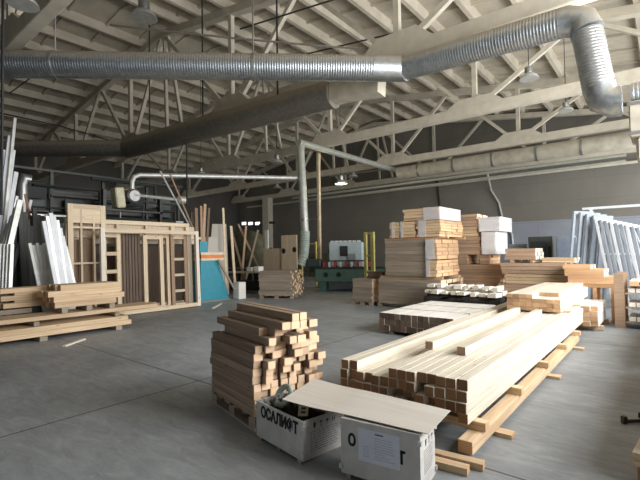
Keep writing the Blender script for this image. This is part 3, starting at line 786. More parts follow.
# ---- far stacks, boards along X
def wall_stack(x0, y0, z0, L, nrow, ncol, bh, bw_, mats, lab, grp, jit=.02, skipf=None, name='planed_board'):
    for r in range(nrow):
        for c in range(ncol):
            if skipf and skipf(r, c): continue
            j = R.uniform(-jit, jit)
            beam(name, L, bw_-.004, bh-.003, (x0+L/2+j, y0+bw_*(c+.5), z0+bh*(r+.5)), 0, mats,
                 '%s, %s layer, %s from front' % (lab, ORD[r], ORD[c]), 'board', grp)
def bundle(x0, x1, y0, y1, z0, z1, label, mat=OAK, end=OAK_END, layers=5, wrapf=None):
    """a bound bundle of thin slats with stretch wrap or straps round it"""
    t = thing('bound_bundle', label, 'bundle', (x0, y0, z0))
    h = (z1-z0)/layers
    for k in range(layers):
        b = B(); n = 4; d = (y1-y0)/n
        for i in range(n): box2(b, (R.uniform(0, .05), i*d+.004+R.uniform(0, .02), k*h+.004), (x1-x0-R.uniform(0, .05), (i+1)*d-.004, (k+1)*h-.004), mat=0)
        b.normal_update()
        for f in b.faces: f.material_index = 1 if abs(f.normal.x) > .9 else 0
        obj('slat_layer', b, [mat, end], t)
    if wrapf:
        a, c = wrapf; b = B(); W = x1-x0
        g = .012
        for (p, q) in (((a*W, -g, -.0), (c*W, -g+.006, z1-z0+g)), ((a*W, y1-y0+g-.006, 0), (c*W, y1-y0+g, z1-z0+g)), ((a*W, -g, z1-z0+g-.006), (c*W, y1-y0+g, z1-z0+g))): box2(b, p, q)
        if c >= 1: box2(b, (W+.022, -g, 0), (W+.028, y1-y0+g, z1-z0+g))
        obj('stretch_wrap', b, WRAP, t)
    return t
# tall wrapped stack
LY = 11.2
pallet('pallet under the tallest stack with white wrap', (-5.86, LY+.82, 0), 0, 2.1, 1.6, .12)
wall_stack(-6.85, LY, .122, 2.0, 7, 8, .106, .2, (GREYW, OAK_END), 'brown board, bottom tier of tallest stack', 'boards in the bottom tier of the tallest stack', .02, lambda r, c: c > 0 and c < 7 and r < 6)
for k, y in enumerate((LY+.15, LY+1.4)):
    beam('spacer_batten', 2.0, .09, .085, (-5.85, y, .122+.742+.044), 0, (PINE, PINE_END), '%s spacer between the two lower tiers of the tallest stack' % ('front', 'rear')[k], 'batten', 'spacers in the tallest stack')
b = None
wall_stack(-6.60, LY, .957, 1.33, 10, 8, .106, .2, (GREYW, OAK_END), 'grey brown board, middle tier of tallest stack', 'boards in the middle tier of the tallest stack', .015, lambda r, c: c > 0 and c < 7 and r < 9)
for (x0, x1, z0, z1, lb, wf) in ((-5.24, -4.90, .957, 1.42, 'small bound bundle low beside the middle tier of the tallest stack', (.0, .35)),
                             (-5.24, -4.90, 1.446, 2.005, 'bound bundle with white paper beside the middle tier of the tallest stack', (0, .75))):
    bundle(x0, x1, LY-.1, LY+1.5, z0, z1, lb, PINE, PINE_END, 5, wf)
for k, y in enumerate((LY+.1, LY+1.35)):
    beam('spacer_batten', 2.0, .08, .05, (-5.65, y, 2.05), 0, (ORANGE, PINE_END), '%s spacer below the wrapped top bundles of the tallest stack' % ('front', 'rear')[k], 'batten', 'spacers in the tallest stack, top')
bundle(-6.42, -6.06, LY-.05, LY+1.5, 2.08, 2.54, 'bound bundle at the left end atop the tallest stack', PINE, PINE_END, 5, (.25, .5))
bundle(-6.04, -5.56, LY-.05, LY+1.5, 2.08, 2.54, 'bound bundle second from left atop the tallest stack', PINE, PINE_END, 5, (.0, .2))
bundle(-5.54, -4.80, LY-.05, LY+1.6, 2.08, 2.54, 'wide bound bundle at the right end atop the tallest stack', PINE, PINE_END, 6, (.1, .4))
bundle(-5.98, -4.86, LY-.02, LY+1.5, 2.555, 2.90, 'topmost bundle of the tallest stack with white wrap at its right end', PINE, PINE_END, 4, (.58, 1.0))
# small stack left of it
pallet('small pallet under the small stack left of the tallest stack', (-7.5, LY+.5, 0), 0, .8, .95, .12)
wall_stack(-7.86, LY+.05, .122, .74, 8, 4, .088, .22, (GREYW, OAK_END), 'board of small stack left of the tallest', 'boards of the small stack left of the tallest stack', .02)
bundle(-7.6, -7.0, LY+.5, LY+.9, .83, 1.04, 'small dark bundle atop the small stack left of the tallest stack', BROWN, GREYW, 3)
# second tall stack
Y2 = 13.1
pallet('pallet under the second tall stack behind the scrap heap', (-4.6, Y2+.6, 0), 0, 1.7, 1.2, .12)
wall_stack(-5.36, Y2, .122, 1.5, 6, 5, .12, .22, (OAK, OAK_END), 'brown board, lower tier of second tall stack', 'boards in the lower tier of the second tall stack', .04)
bundle(-5.38, -3.71, Y2, Y2+1.1, .845, 1.25, 'wide brown bundle low in the second tall stack', OAK, PINE_END, 5)
bundle(-5.28, -4.78, Y2, Y2+1.1, 1.255, 1.55, 'short bundle at left in the second tall stack', OAK, PINE_END, 3)
bundle(-4.46, -4.11, Y2, Y2+1.1, 1.255, 1.55, 'short bundle at right in the second tall stack', OAK, PINE_END, 3)
bundle(-5.24, -4.38, Y2, Y2+1.1, 1.555, 2.1, 'brown bundle in the middle of the second tall stack', OAK, PINE_END, 5)
bundle(-4.34, -3.94, Y2-.05, Y2+1.1, 1.555, 2.22, 'pale bundle under the white wrap in the second tall stack', WHITEW, WHITEW, 6, (0, 1.0))
bundle(-5.28, -4.46, Y2, Y2+1.1, 2.105, 2.42, 'pinkish bundle near the top of the second tall stack', PINE, PINE_END, 3)
bundle(-5.22, -4.46, Y2, Y2+1.1, 2.425, 2.80, 'topmost brown bundle of the second tall stack', OAK, OAK_END, 4)
bundle(-4.41, -3.81, Y2-.05, Y2+1.15, 2.246, 2.66, 'bundle wrapped in white film atop the second tall stack', WHITEW, WHITEW, 3, (0, 1.0))
# third stack
Y3 = 12.3
pallet('pallet under the third stack right of the second tall stack', (-2.75, Y3+.5, 0), 0, 1.9, 1.0, .12)
wall_stack(-3.62, Y3, .122, 1.9, 6, 4, .105, .24, (OAK, OAK_END), 'board in base tier of the third stack', 'boards in the base tier of the third stack', .03)
bundle(-3.50, -1.95, Y3, Y3+.9, .76, 1.03, 'yellowish bundle in the middle of the third stack', PINE, PINE_END, 3)
bundle(-3.60, -1.98, Y3, Y3+.9, 1.035, 1.33, 'long brown bundle in the middle of the third stack', OAK, PALE, 3)
bundle(-2.60, -1.80, Y3+.1, Y3+.9, 1.335, 1.46, 'thin short bundle at the right of the third stack', PINE, PALE, 2)
for k, x in enumerate((-3.3, -2.8)):
    beam('spacer_batten', .85, .08, .07, (x, Y3+.45, 1.37), HP, (PINE, PINE_END), '%s spacer under the topmost bundle of the third stack' % ('left', 'right')[k], 'batten', 'spacers in the third stack')
bundle(-3.48, -2.35, Y3, Y3+.8, 1.465, 1.76, 'topmost bundle of the third stack', OAK, PALE, 3) if False else bundle(-3.48, -2.65, Y3, Y3+.8, 1.41, 1.72, 'topmost bundle of the third stack', OAK, PALE, 3)
# fourth stack on trestle legs
Y4 = 11.7
t = thing('work_trestle', 'low wooden trestle carrying the orange boards at right', 'trestle', (0, 0, 0))
for x in (-1.64, -1.33, -.98):
    for y in (Y4+.05, Y4+.75):
        b = B(); box2(b, (x-.04, y-.04, 0), (x+.04, y+.04, .78)); obj('leg', b, ORANGE, t)
for y in (Y4+.05, Y4+.75):
    b = B(); box2(b, (-1.85, y-.04, .781), (-.9, y+.04, .86)); obj('rail', b, ORANGE, t)
wall_stack(-1.88, Y4, .865, .95, 2, 4, .085, .2, (ORANGE, PALE), 'orange board low on the trestle at right', 'orange boards on the trestle, lower', .02)
wall_stack(-1.92, Y4, 1.035, .80, 2, 4, .085, .2, (ORANGE, PALE), 'orange board mid height on the trestle at right', 'orange boards on the trestle, middle', .02)
wall_stack(-1.96, Y4, 1.205, .58, 1, 4, .1, .2, (ORANGE, PALE), 'orange board topmost on the trestle at right', 'orange boards on the trestle, top', .02)
# rack at the right edge
t = thing('board_rack', 'wooden rack with upright side board at the far right edge', 'rack', (0, 0, 0))
b = B(); box2(b, (-.90, 11.0, 0), (-.72, 11.06, 1.15)); obj('upright', b, OAK, t)
b = B(); box2(b, (-.90, 11.9, 0), (-.72, 11.96, 1.15)); obj('upright', b, OAK, t)
for z in (.12, .42, .72):
    b = B(); box2(b, (-.71, 11.0, z), (.5, 11.96, z+.03)); obj('shelf', b, GREYW, t)
b = B(); box2(b, (.5, 11.0, 0), (.56, 11.96, 1.0)); obj('upright', b, OAK, t)
for r, z in enumerate((.152, .452, .752)):
    for c in range(6):
        beam('rack_board', .78, .12, .09, (-.60+.135*c, 11.45+R.uniform(-.04, .02), z+.046), HP, (PALE, WHITEW), 'pale board on the %s shelf of the right rack, %s from left' % (('bottom', 'middle', 'top')[r], ORD[c]), 'board', 'boards in the rack at right')
for c in range(5):
    beam('rack_board', 1.0, .16, .1, (-.55+.2*c, 11.45, .95), HP+R.uniform(-.03, .03), (PALE, PINE_END), 'thick pale board lying atop the right rack, %s from left' % ORD[c], 'board', 'thick boards atop the rack at right')

# ---- offcut heap between packs and stacks
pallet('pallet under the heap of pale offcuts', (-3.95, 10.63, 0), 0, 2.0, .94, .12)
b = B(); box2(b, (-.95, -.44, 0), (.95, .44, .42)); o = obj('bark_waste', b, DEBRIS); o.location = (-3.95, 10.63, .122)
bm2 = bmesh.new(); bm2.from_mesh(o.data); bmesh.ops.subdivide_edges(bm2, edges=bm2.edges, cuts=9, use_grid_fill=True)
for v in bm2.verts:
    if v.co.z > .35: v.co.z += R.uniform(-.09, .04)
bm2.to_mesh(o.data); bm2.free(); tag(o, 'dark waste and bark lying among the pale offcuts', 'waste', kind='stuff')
for k in range(24):
    r_ = k//8; c_ = k % 8
    beam('wood_offcut', (.34, .42, .5)[(k*5) % 3], (.15, .19, .12)[k % 3], (.07, .1)[k % 2], (-4.8+.235*c_+R.uniform(-.015, .015), (10.36, 10.82, 10.6)[r_]+R.uniform(-.03, .03), (.628, .635, .765)[r_]+R.uniform(-.01, .02)), HP+R.uniform(-.12, .12), (WHITEW, PALE),
         'whitish offcut on the waste heap before the tall stacks, %s row, %s from left' % (('front', 'rear', 'upper')[r_], ORD[c_]), 'offcut', 'whitish offcuts on the waste heap', ry=R.uniform(-.08, .08))

# ------------------------------------------------------------------ white frames leaning at the right
def win_frame(p, wd, h, lean, rz, label, mat, bars=(0,), w_=.07, group=None, glass=False, diag=False, nm='slim_window_blank'):
    t = thing(nm, label, 'frame', p, rz, group)
    Rm = Matrix.Rotation(lean, 4, 'X')
    def part(n, a, c, m_=mat):
        b = B(); box2(b, a, c); b.transform(Rm); obj(n, b, m_, t)
    part('stile', (0, 0, 0), (w_, .06, h)); part('stile', (wd-w_, 0, 0), (wd, .06, h))
    part('rail', (w_, 0, 0), (wd-w_, .06, w_)); part('rail', (w_, 0, h-w_), (wd-w_, .06, h))
    for q in bars: part('mullion', (wd*q-w_/2, .01, w_), (wd*q+w_/2, .05, h-w_))
    if diag:
        b = B(); bar(b, (w_, .03, h-w_), (wd-w_, .03, w_), .03, .04); b.transform(Rm); obj('diagonal', b, mat, t)
    return t
t = thing('transport_rack', 'pale metal transport rack whose top bar stands over leaning white frames', 'rack', (0, 0, 0))
for (x, y) in ((-1.95, 16.9), (-.45, 16.9)):
    b = B(); box2(b, (x-.04, y-.04, 0), (x+.04, y+.04, 3.0)); obj('upright', b, WHITEP, t)
b = B(); bar(b, (-2.2, 16.9, 3.04), (-.4, 16.9, 3.04), .08, .08); obj('top_bar', b, WHITEP, t)
b = B(); bar(b, (-1.95, 16.9, 1.5), (-.45, 16.9, 1.5), .05, .05); obj('cross_bar', b, WHITEP, t)
for k in range(4):
    win_frame((-2.45+k*.16, 15.0+k*.10, .0), .80, 2.85-.05*k, .13, 1.0, 'grey frame leaning right in the rack, %s from left' % ORD[k], GREYPROF, (.5,), .09, 'grey frames leaning right', diag=(k == 2))
for k in range(4):
    c = at((584, 600, 598, 616)[k], (221, 222, 236, 240)[k], Y=14.6)
for k in range(9):
    win_frame((-1.18+k*.12, 14.6-k*.05, 0), .95, 2.60-.04*k, -.16, 1.25, 'slim white frame leaning left at right edge, %s from left' % ORD[k], WHITEP if k % 3 == 0 else GREYPROF, (), .05, 'slim white frames at the right edge', diag=(k % 3 == 1))
# ------------------------------------------------------------------ background machines right
def mbox(a, c, name, label, cat, mat, parts=()):
    a = Vector(a); c = Vector(c); t = thing(name, label, cat, (a.x, a.y, a.z))
    s = c-a; b = B(); box2(b, (0, 0, 0), s, bev=.03); obj('housing', b, mat, t)
    for (n_, p, q, m_) in parts:
        b = B(); box2(b, (p[0]*s.x, p[1]*s.y, p[2]*s.z), (q[0]*s.x, q[1]*s.y, q[2]*s.z)); obj(n_, b, m_, t)
    return t
p0 = at(528, 240, Y=21); p1 = at(553, 240, Y=21)
mbox((p0.x, 21, 0), (p1.x, 22.4, 2.25), 'band_saw', 'dark grey green machine cabinet by the back wall, centre right', 'machine', DKGREYM,
     (('door', (.1, -.02, .3), (.75, 0, .9), DKGREEN), ('plinth', (-.05, -.05, 0), (1.05, 0, .08), BLACK), ('control_panel', (.8, -.04, .55), (.95, 0, .8), BLACK)))
p0 = at(556, 240, Y=20); p1 = at(577, 240, Y=20)
t = mbox((p0.x, 20, .35), (p1.x, 21, 2.15), 'plastic_tank', 'bluish grey plastic tank by the back wall behind the orange boards', 'tank', BLUETANK,
     (('lid', (.2, .2, 1.0), (.8, .8, 1.05), GREYPROF), ('leg', (.02, .02, -.194), (.12, .12, 0), STEEL), ('leg', (.88, .02, -.194), (.98, .12, 0), STEEL), ('leg', (.02, .88, -.194), (.12, .98, 0), STEEL), ('leg', (.88, .88, -.194), (.98, .98, 0), STEEL)))
p0 = at(508, 240, Y=22); p1 = at(526, 240, Y=22)
mbox((p0.x, 22, 0), (p1.x, 23, 1.95), 'machine_cabinet', 'low grey cabinet by the back wall behind the second tall stack', 'cabinet', GREYPROF,
     (('door', (.08, -.02, .1), (.48, 0, .9), ALU), ('door', (.52, -.02, .1), (.92, 0, .9), ALU)))
# green four-sided planer
gx0, gy0 = -12.7, 14.1
MG = Matrix.Translation((-11.9, 13.9, 0)) @ Matrix.Rotation(math.atan2(1.1, 1.9), 4, 'Z')
t = thing('planer_machine', 'long green woodworking machine with red rollers and pale blue cabinet', 'machine', (-11.7, 14.0, 0), math.atan2(1.0, 1.8))
b = B(); box2(b, (0, 0, .42), (3.2, .9, .98), bev=.02); obj('bed', b, GREENM, t)
for x in (.15, 1.6, 2.8):
    b = B(); box2(b, (x, .05, 0), (x+.3, .85, .419)); obj('foot', b, GREENM, t)
b = B(); box2(b, (-.05, -.05, .981), (3.25, .95, 1.04)); obj('table_top', b, DARKMETAL, t)
for x in (.45, 1.0):
    b = B(); lathe(b, [(.09, -.02), (.11, -.01), (.11, .0), (.03, .0)], 16, m=Matrix.Translation((x, -.0, .72)) @ Matrix.Rotation(-HP, 4, 'X') @ Matrix.Scale(-1, 4, (0, 0, 1))); obj('hand_wheel', b, BLACK, t)
for k in range(9):
    x = .3+k*.24
    b = B(); box2(b, (x, .1, 1.041), (x+.09, .5, 1.26), bev=.01); obj('feed_roller', b, REDP if k % 2 == 0 else WHITEP, t)
b = B(); box2(b, (.2, .15, 1.27), (2.5, .35, 1.33)); obj('roller_beam', b, DARKMETAL, t)
b = B(); box2(b, (-.4, .05, 1.041), (.22, .7, 1.4), bev=.04); obj('cutter_hood', b, DKGREEN, t)
b = B(); box2(b, (.45, .951, .0), (1.95, 1.9, 2.12), bev=.03); cab = obj('cabinet', b, LBLUE, t)
b = B(); box2(b, (.95, .92, 1.5), (1.3, .95, 1.95)); obj('screen', b, DARKMETAL, cab)
b = B(); box2(b, (1.3, .86, 1.1), (1.65, .949, 1.6)); obj('control_box', b, STEEL, cab)
b = B()
for k in range(7): box(b, (.56+k*.2, 1.4, 2.16), (.14, .5, .07), bev=.01)
obj('clutter', b, WHITEP, cab)
# yellow guard posts
t = thing('guard_frame', 'yellow steel guard frame standing right of the pale blue cabinet', 'guard frame', (0, 0, 0))
q0 = at(366.5, 292, Y=13.6); q1 = at(373.5, 292, Y=13.6); zt = at(370, 232, Y=13.6).z
b = B(); box2(b, (q0.x-.05, 13.55, 0), (q0.x+.05, 13.65, zt)); obj('upright', b, YELLOW, t)
b = B(); box2(b, (q1.x-.07, 13.55, 0), (q1.x+.07, 13.65, zt)); obj('upright', b, YELLOW, t)
for z in (zt-.08, .9, 1.5):
    b = B(); box2(b, (q0.x+.051, 13.57, z), (q1.x-.071, 13.63, z+.07)); obj('crossbar', b, YELLOW, t)
t = thing('railing', 'low yellow guard rail behind the green machine near the ochre post', 'railing', (0, 0, 0))
for px in (302, 316): 
    q = at(px, 260, Y=17.2); b = B(); box2(b, (q.x-.04, 17.16, 0), (q.x+.04, 17.24, 2.25)); obj('upright', b, YELLOW, t)
q0 = at(302, 260, Y=17.2); q1 = at(316, 260, Y=17.2); b = B(); box2(b, (q0.x+.041, 17.17, 2.1), (q1.x-.041, 17.23, 2.18)); obj('rail', b, YELLOW, t)

# ------------------------------------------------------------------ middle left: stack, plywood, blue machine
c = at(257, 299, Z=0)
pallet('pallet under the far messy stack left of the green machine', (-11.35, 11.55, 0), .45, 1.3, 1.15, .12)
a4 = .45; v4 = Vector((math.cos(a4), math.sin(a4), 0)); n4 = Vector((-v4.y, v4.x, 0)); O4 = Vector((-11.35, 11.55, 0))-v4*.62-n4*.55
for r in range(12):
    for cc in range(8):
        if r > 10 and cc in (1, 4, 5): continue
        L = 1.22+R.uniform(0, .2); p = O4+v4*(L/2+R.uniform(0, .08)-.1)+n4*(.04+.155*cc)
        beam('short_beam', round(L, 1), .14, .072, (p.x, p.y, .122+.075*(r+.5)), a4, (GREYW, OAK_END), 'grey brown beam in the far messy stack, layer %s, %s from front' % (ORD[r], ORD[cc]), 'beam', 'beams of the far messy stack by the green machine')
# plywood panels standing behind
def panel(px0, px1, py0, py1, Y, mat, label, th=.03, lean=0, nm='plywood_sheet', holes=()):
    a = at(px0, py1, Y=Y); c = at(px1, py1, Y=Y); zt = at((px0+px1)/2, py0, Y=Y).z; zb = max(0, at((px0+px1)/2, py1, Y=Y).z)
    t = thing(nm, label, 'panel', (a.x, Y, max(0, zb)))
    b = B(); box2(b, (0, 0, 0), (c.x-a.x, th, zt-max(0, zb))); obj('sheet', b, mat, t)
    for (hx, hz) in holes:
        b = B(); lathe(b, [(.1, 0), (.12, .008), (.1, .012)], 14, m=Matrix.Translation((hx*(c.x-a.x), -.012, hz*(zt-zb))) @ Matrix.Rotation(-HP, 4, 'X')); obj('hole_rim', b, BLACK, t)
    return t
panel(282, 297.5, 235, 305, 13.4, FRAME, 'tall yellow plywood panel with two round holes behind the messy stack', holes=((.15, .72), (.85, .74)))
panel(264, 283, 248.5, 305, 13.5, FRAME, 'low wide plywood panel left of the holed panel')
panel(265.5, 268.5, 230, 305, 13.65, WHITEW, 'narrow whitish upright board left of the low plywood panel', .05)
# olive covered pile and table
b = B(); bmesh.ops.create_icosphere(b, subdivisions=4, radius=1)
rn = random.Random(4); bumps = [(Vector((rn.uniform(-1, 1), rn.uniform(-1, 1), rn.uniform(-1, 1))).normalized(), rn.uniform(-.15, .22)) for _ in range(26)]
for v in b.verts:
    s = 1+sum(w_*max(0, v.co.normalized().dot(d)-.7)*2.2 for d, w_ in bumps); v.co *= s
    v.co.z = max(v.co.z, -.35)
    v.co = Vector((v.co.x*1.35, v.co.y*.9, (v.co.z+.35)*1.5))
o = obj('covered_heap', b, OLIVE, None, True); p = at(246, 262, Y=15.6); o.location = (p.x, 15.6, .93); tag(o, 'olive tarpaulin heap on the bench right of the leaning sheets', 'covered heap')
t = thing('work_bench', 'low dark bench carrying the olive heap', 'bench', (p.x, 15.6, 0))
b = B(); box2(b, (-1.7, -1.05, .84), (1.7, 1.0, .925)); obj('top', b, GREYW, t)
for x in (-1.5, 1.5):
    for y in (-.9, .9):
        b = B(); box2(b, (x-.06, y-.06, 0), (x+.06, y+.06, .839)); obj('leg', b, DARKMETAL, t)
p = at(250, 270, Y=12.5)
t = thing('side_table', 'cluttered grey table beside the far messy stack', 'table', (-14.2, 12.3, 0), .3)
b = B(); box2(b, (-.9, -.5, .85), (1.1, .5, .9)); obj('top', b, GREYW, t)
for x in (-.8, 1.0):
    for y in (-.42, .42):
        b = B(); box2(b, (x-.04, y-.04, 0), (x+.04, y+.04, .849)); obj('leg', b, DARKMETAL, t)
b = B(); box2(b, (-.7, -.3, .1), (.9, .4, .5), bev=.05); obj('lower_shelf_box', b, BLACK, t)
for k, (x, w_, h) in enumerate(((-13.9, .35, .18), (-13.45, .3, .22))):
    b = B(); box(b, (x, 12.35, .902+h/2), (w_, .3, h), bev=.02); tag(obj('cardboard_box', b, WHITEW), '%s whitish carton on the grey table' % ('left', 'right')[k], 'box')
# teal machine side
t = thing('teal_booth', 'teal sheet metal machine guard with orange stripe beside the wooden frames', 'machine guard', (0, 0, 0))
a = at(200, 302, Z=0); c = at(229, 300, Z=0)
a = Vector((-12.75, 8.7, 0)); c = Vector((-12.75, 9.95, 0))
def prx(b, poly, x0, x1): return prism(b, poly, 'x', x0, x1)
b = B(); prx(b, [(8.78, .05), (10.0, .05), (9.5, 1.45), (8.78, 1.45)], -12.9, -12.5); obj('side_plate', b, TEAL, t)
b = B(); box2(b, (-12.93, 8.78, 1.451), (-12.47, 9.75, 1.53)); obj('cream_band', b, CREAMP, t)
b = B(); box2(b, (-12.94, 8.78, 1.531), (-12.46, 9.75, 1.65)); obj('orange_band', b, ORANGEP, t)
b = B(); box2(b, (-12.93, 8.78, 1.651), (-12.47, 9.75, 1.74)); obj('orange_band', b, CREAMP, t)
b = B(); box2(b, (-12.8, 8.82, 1.741), (-12.6, 9.15, 2.12)); obj('teal_box', b, TEAL, t)
b = B(); box2(b, (-12.95, 8.76, 0), (-12.45, 10.02, .049)); obj('base', b, GREYW, t)
o = B(); M, L = frame((-12.40, 9.45, 1.46), (-12.36, 10.15, .35)); box(o, (0, 0, 0), (L, .05, .07), m=M); tag(obj('leaning_lath', o, GREYW), 'grey lath leaning on the teal machine guard', 'lath')
b = B(); box2(b, (-12.55, 10.22, 0), (-12.2, 10.56, .62), bev=.02); tag(obj('white_canister', b, WHITEW), 'whitish box standing on the floor right of the teal guard', 'box')
# sheets and planks leaning above
for k, (px0, py0, px1, py1, w_, mt, lb) in enumerate((
        (196, 208, 199, 300, .13, BROWN, 'first'), (201, 206, 203, 300, .10, OAK, 'second'), (205, 204, 201, 300, .12, OAK, 'third'), (209, 208, 204, 300, .1, BROWN, 'fourth'),
        (192, 212, 197, 300, .12, BROWN, 'fifth'), (223, 208, 227, 300, .1, FRAME, 'sixth'), (231, 226, 236, 290, .12, FRAME, 'seventh'))):
    X = -13.5-.06*k; p1_ = at(px0, py0, X=X-.3); p0_ = at(px1, 290, X=X+.3); p0_.z = .02+w_*.1
    p0_ = Vector((X+.28, p0_.y, .01)); 
    b = B(); bar(b, p0_, p1_, w_, .03, up=(1, 0, 0)); tag(obj('leaning_plank', b, mt), '%s plank from left among those leaning behind the teal guard' % ('dark brown', 'brown', 'light brown', 'narrow dark', 'short dark', 'tall pale', 'short pale')[k], 'plank', 'planks leaning behind the teal guard')
for k, (pts_, lb) in enumerate((([(212, 224), (226, 224), (229, 300), (206, 300)], 'pale chipboard sheet leaning behind the teal guard'), ([(205, 237), (217, 237), (222, 300), (204, 300)], 'smaller pale sheet leaning in front of the chipboard sheet'))):
    X = -14.1+k*.25; b = B()
    P_ = [at(q[0], q[1], X=X-(.25 if q[1] < 260 else 0)) for q in pts_]
    for p_ in P_: p_.z = max(p_.z, .0)
    bz = [Vector((X+.0, P_[2].y, .0)), Vector((X+.0, P_[3].y, .0))]
    va = [b.verts.new(v) for v in (P_[0], P_[1], bz[0], bz[1])]; vb = [b.verts.new(v.co+Vector((.02, 0, 0))) for v in va]
    b.faces.new(va); b.faces.new(vb[::-1])
    for i in range(4): b.faces.new((va[i], vb[i], vb[(i+1) % 4], va[(i+1) % 4]))
    tag(obj('leaning_sheet', b, PLY), lb, 'sheet')

# ------------------------------------------------------------------ left: wooden frames leaning
XFp = -11.8
def wframe(name, label, X, y0, y1, z0, z1, w_=.09, d=.07, vbars=(), hbars=(), mat=FRAME, lean=0, group=None, rails=True, panelm=None):
    t = thing(name, label, 'wooden frame', (X, y0, z0)); t.rotation_euler = (0, -lean, 0)
    if group: t['group'] = group
    W, Hh = y1-y0, z1-z0
    def part(n, a, c, m_): b = B(); box2(b, a, c); return obj(n, b, m_, t)
    part('stile', (0, 0, 0), (d, w_, Hh), mat); part('stile', (0, W-w_, 0), (d, W, Hh), mat)
    part('rail', (0, w_, 0), (d, W-w_, w_), FRAMEX); part('rail', (0, w_, Hh-w_), (d, W-w_, Hh), FRAMEX)
    for (q, bw_) in vbars: part('upright', (.005, q-bw_/2, w_), (d-.005, q+bw_/2, Hh-w_), mat)
    for (z, q0_, q1_, bw_) in hbars: part('crossbar', (.01, q0_, z-bw_/2), (d-.01, q1_, z+bw_/2), FRAMEX)
    if panelm: part('backing', (-.03, w_, w_), (-.001, W-w_, Hh-w_), panelm)
    return t
# front large pale frame
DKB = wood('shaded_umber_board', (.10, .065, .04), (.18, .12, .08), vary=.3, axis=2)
def fy(px, X=-11.9): return at(px, 270, X=X).y
wframe('door_frame', 'large pale rectangular frame at the front of the leaning frames', -11.72, fy(101, -11.72), 8.17, .03, at(150, 230, X=-11.85).z, .11, .10, mat=WFR, lean=.05)
wframe('window_frame_blank', 'narrow upright frame with crossbars at the left inside the large frame', -12.02, fy(103), fy(123), .03, 2.30, .11, .08, hbars=((.6, .11, .55, .1), (1.2, .11, .55, .1), (1.7, .11, .55, .1)), lean=.05)
y0_ = fy(124); n_ = 7; w_ = (fy(144)-y0_)/n_
for k in range(n_):
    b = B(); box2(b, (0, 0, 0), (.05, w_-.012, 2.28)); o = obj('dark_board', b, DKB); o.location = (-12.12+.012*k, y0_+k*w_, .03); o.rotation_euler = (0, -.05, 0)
    tag(o, 'dark brown upright board behind the large frame, %s from left' % ORD[k], 'board', 'dark boards behind the large frame')
wframe('window_frame_blank', 'pale upright frame in the middle of the large frame', -11.98, fy(145), fy(165), .03, 2.27, .12, .08, mat=FRAME, lean=.05)
wframe('window_frame_blank', 'narrow pale upright frame right of the middle one', -12.10, fy(163.5), fy(173), .03, 2.30, .09, .08, mat=FRAME, lean=.05)
wframe('window_frame_blank', 'upright brown frame with crossbars right inside the large frame', -12.06, fy(174), fy(190), .03, 2.28, .11, .08, mat=OAK, lean=.05, hbars=((.5, .11, .5, .08), (1.0, .11, .5, .08), (1.5, .11, .5, .08)))
b = B(); box2(b, (0, 0, 0), (.05, .16, 2.28)); o = obj('pale_board', b, PALEZ); o.location = (-12.04, fy(190.6), .03); o.rotation_euler = (0, -.05, 0); tag(o, 'pale upright board at the right inside the large frame', 'board')
# tall left frame
ta, tb = at(69, 250, X=-12.15).y, at(107, 250, X=-12.15).y; W_ = tb-ta
wframe('door_frame', 'tall wooden frame with crosspieces standing highest at the left of the frames', -12.2, ta, tb, .03, 3.08, .13, .10,
       vbars=((W_*.34, .05), (W_*.68, .05)), hbars=((2.75, .13, W_-.13, .42), (2.42, .13, W_-.13, .05), (1.45, .13, W_-.13, .05), (.6, .13, W_-.13, .2)), lean=.05)
b = B(); box2(b, (0, 0, 0), (.03, W_*.5, 2.1)); o = obj('brown_panel_board', b, BROWN); o.location = (-12.33, ta+W_*.22, .03); o.rotation_euler = (0, -.05, 0); tag(o, 'brown board standing behind the tall left frame', 'board')
# long horizontal frame behind, lying on its side
wframe('wall_frame_blank', 'long wooden frame lying on its side behind the other frames', -12.66, at(64, 250, X=-12.66).y, at(187, 250, X=-12.66).y, .03, 2.72, .12, .12,
       vbars=((1.4, .07), (2.3, .07), (3.2, .12)), hbars=((2.2, .12, 4.3, .08), (2.42, .12, 3.0, .05)), lean=.0)
b = B(); box2(b, (0, 0, 0), (.03, 3.7, 1.95)); o = obj('gap_shade_sheet', b, DKB); o.location = (-12.74, 4.5, 0); tag(o, 'dark sheet added behind the leaning wooden frames for their shaded gaps', 'sheet')  # added sheet, dark so the gaps between the frames look shaded
wf = bpy.data.objects['wall_frame_blank']; b = B(); box2(b, (-.03, .12, 2.0), (-.001, 4.1, 2.58)); obj('infill_panel', b, PALEZ, wf)
# ------------------------------------------------------------------ left low piles
def ybeam(name, L, wd, h, x, y, z, mats, lab, cat, grp=None, rz=0): return beam(name, L, wd, h, (x, y, z), HP+rz, mats, lab, cat, grp)
LM = (PINE, PINE_END)
for k, y in enumerate((1.6, 3.1, 4.6)):
    beam('floor_block', .9, .14, .09, (-10.1, y, .046), 0, (GREYW, GREYW), 'block on the floor under the long left planks, %s from the left' % ORD[k], 'block', 'blocks under the long left planks')
for r in range(2):
    for c in range(4):
        ybeam('long_plank', 5.8, .2, .10, -9.78-.21*c, 2.0+(.0, .05, .03, .06)[c]-.08*r, .093+.103*(r+.5), LM, 'long pine plank low in the left pile, %s layer, %s from front' % (('bottom', 'top')[r], ORD[c]), 'plank', 'long planks low in the left pile')
for k, y in enumerate((.8, 3.0, 4.6)):
    beam('spacer_batten', .85, .1, .09, (-10.15, y, .30+.046), 0, (GREYW, GREYW), 'spacer on the long left planks, %s from the left' % ORD[k], 'batten', 'spacers on the long left planks')
for c in range(3):
    ybeam('long_plank', 6.9, .22, .085, -9.95-.23*c, 2.2+(.0, .1, -.05)[c], .392+.044, LM, 'long pine plank on the spacers of the left pile, %s from front' % ORD[c], 'plank', 'long planks on the spacers at left')
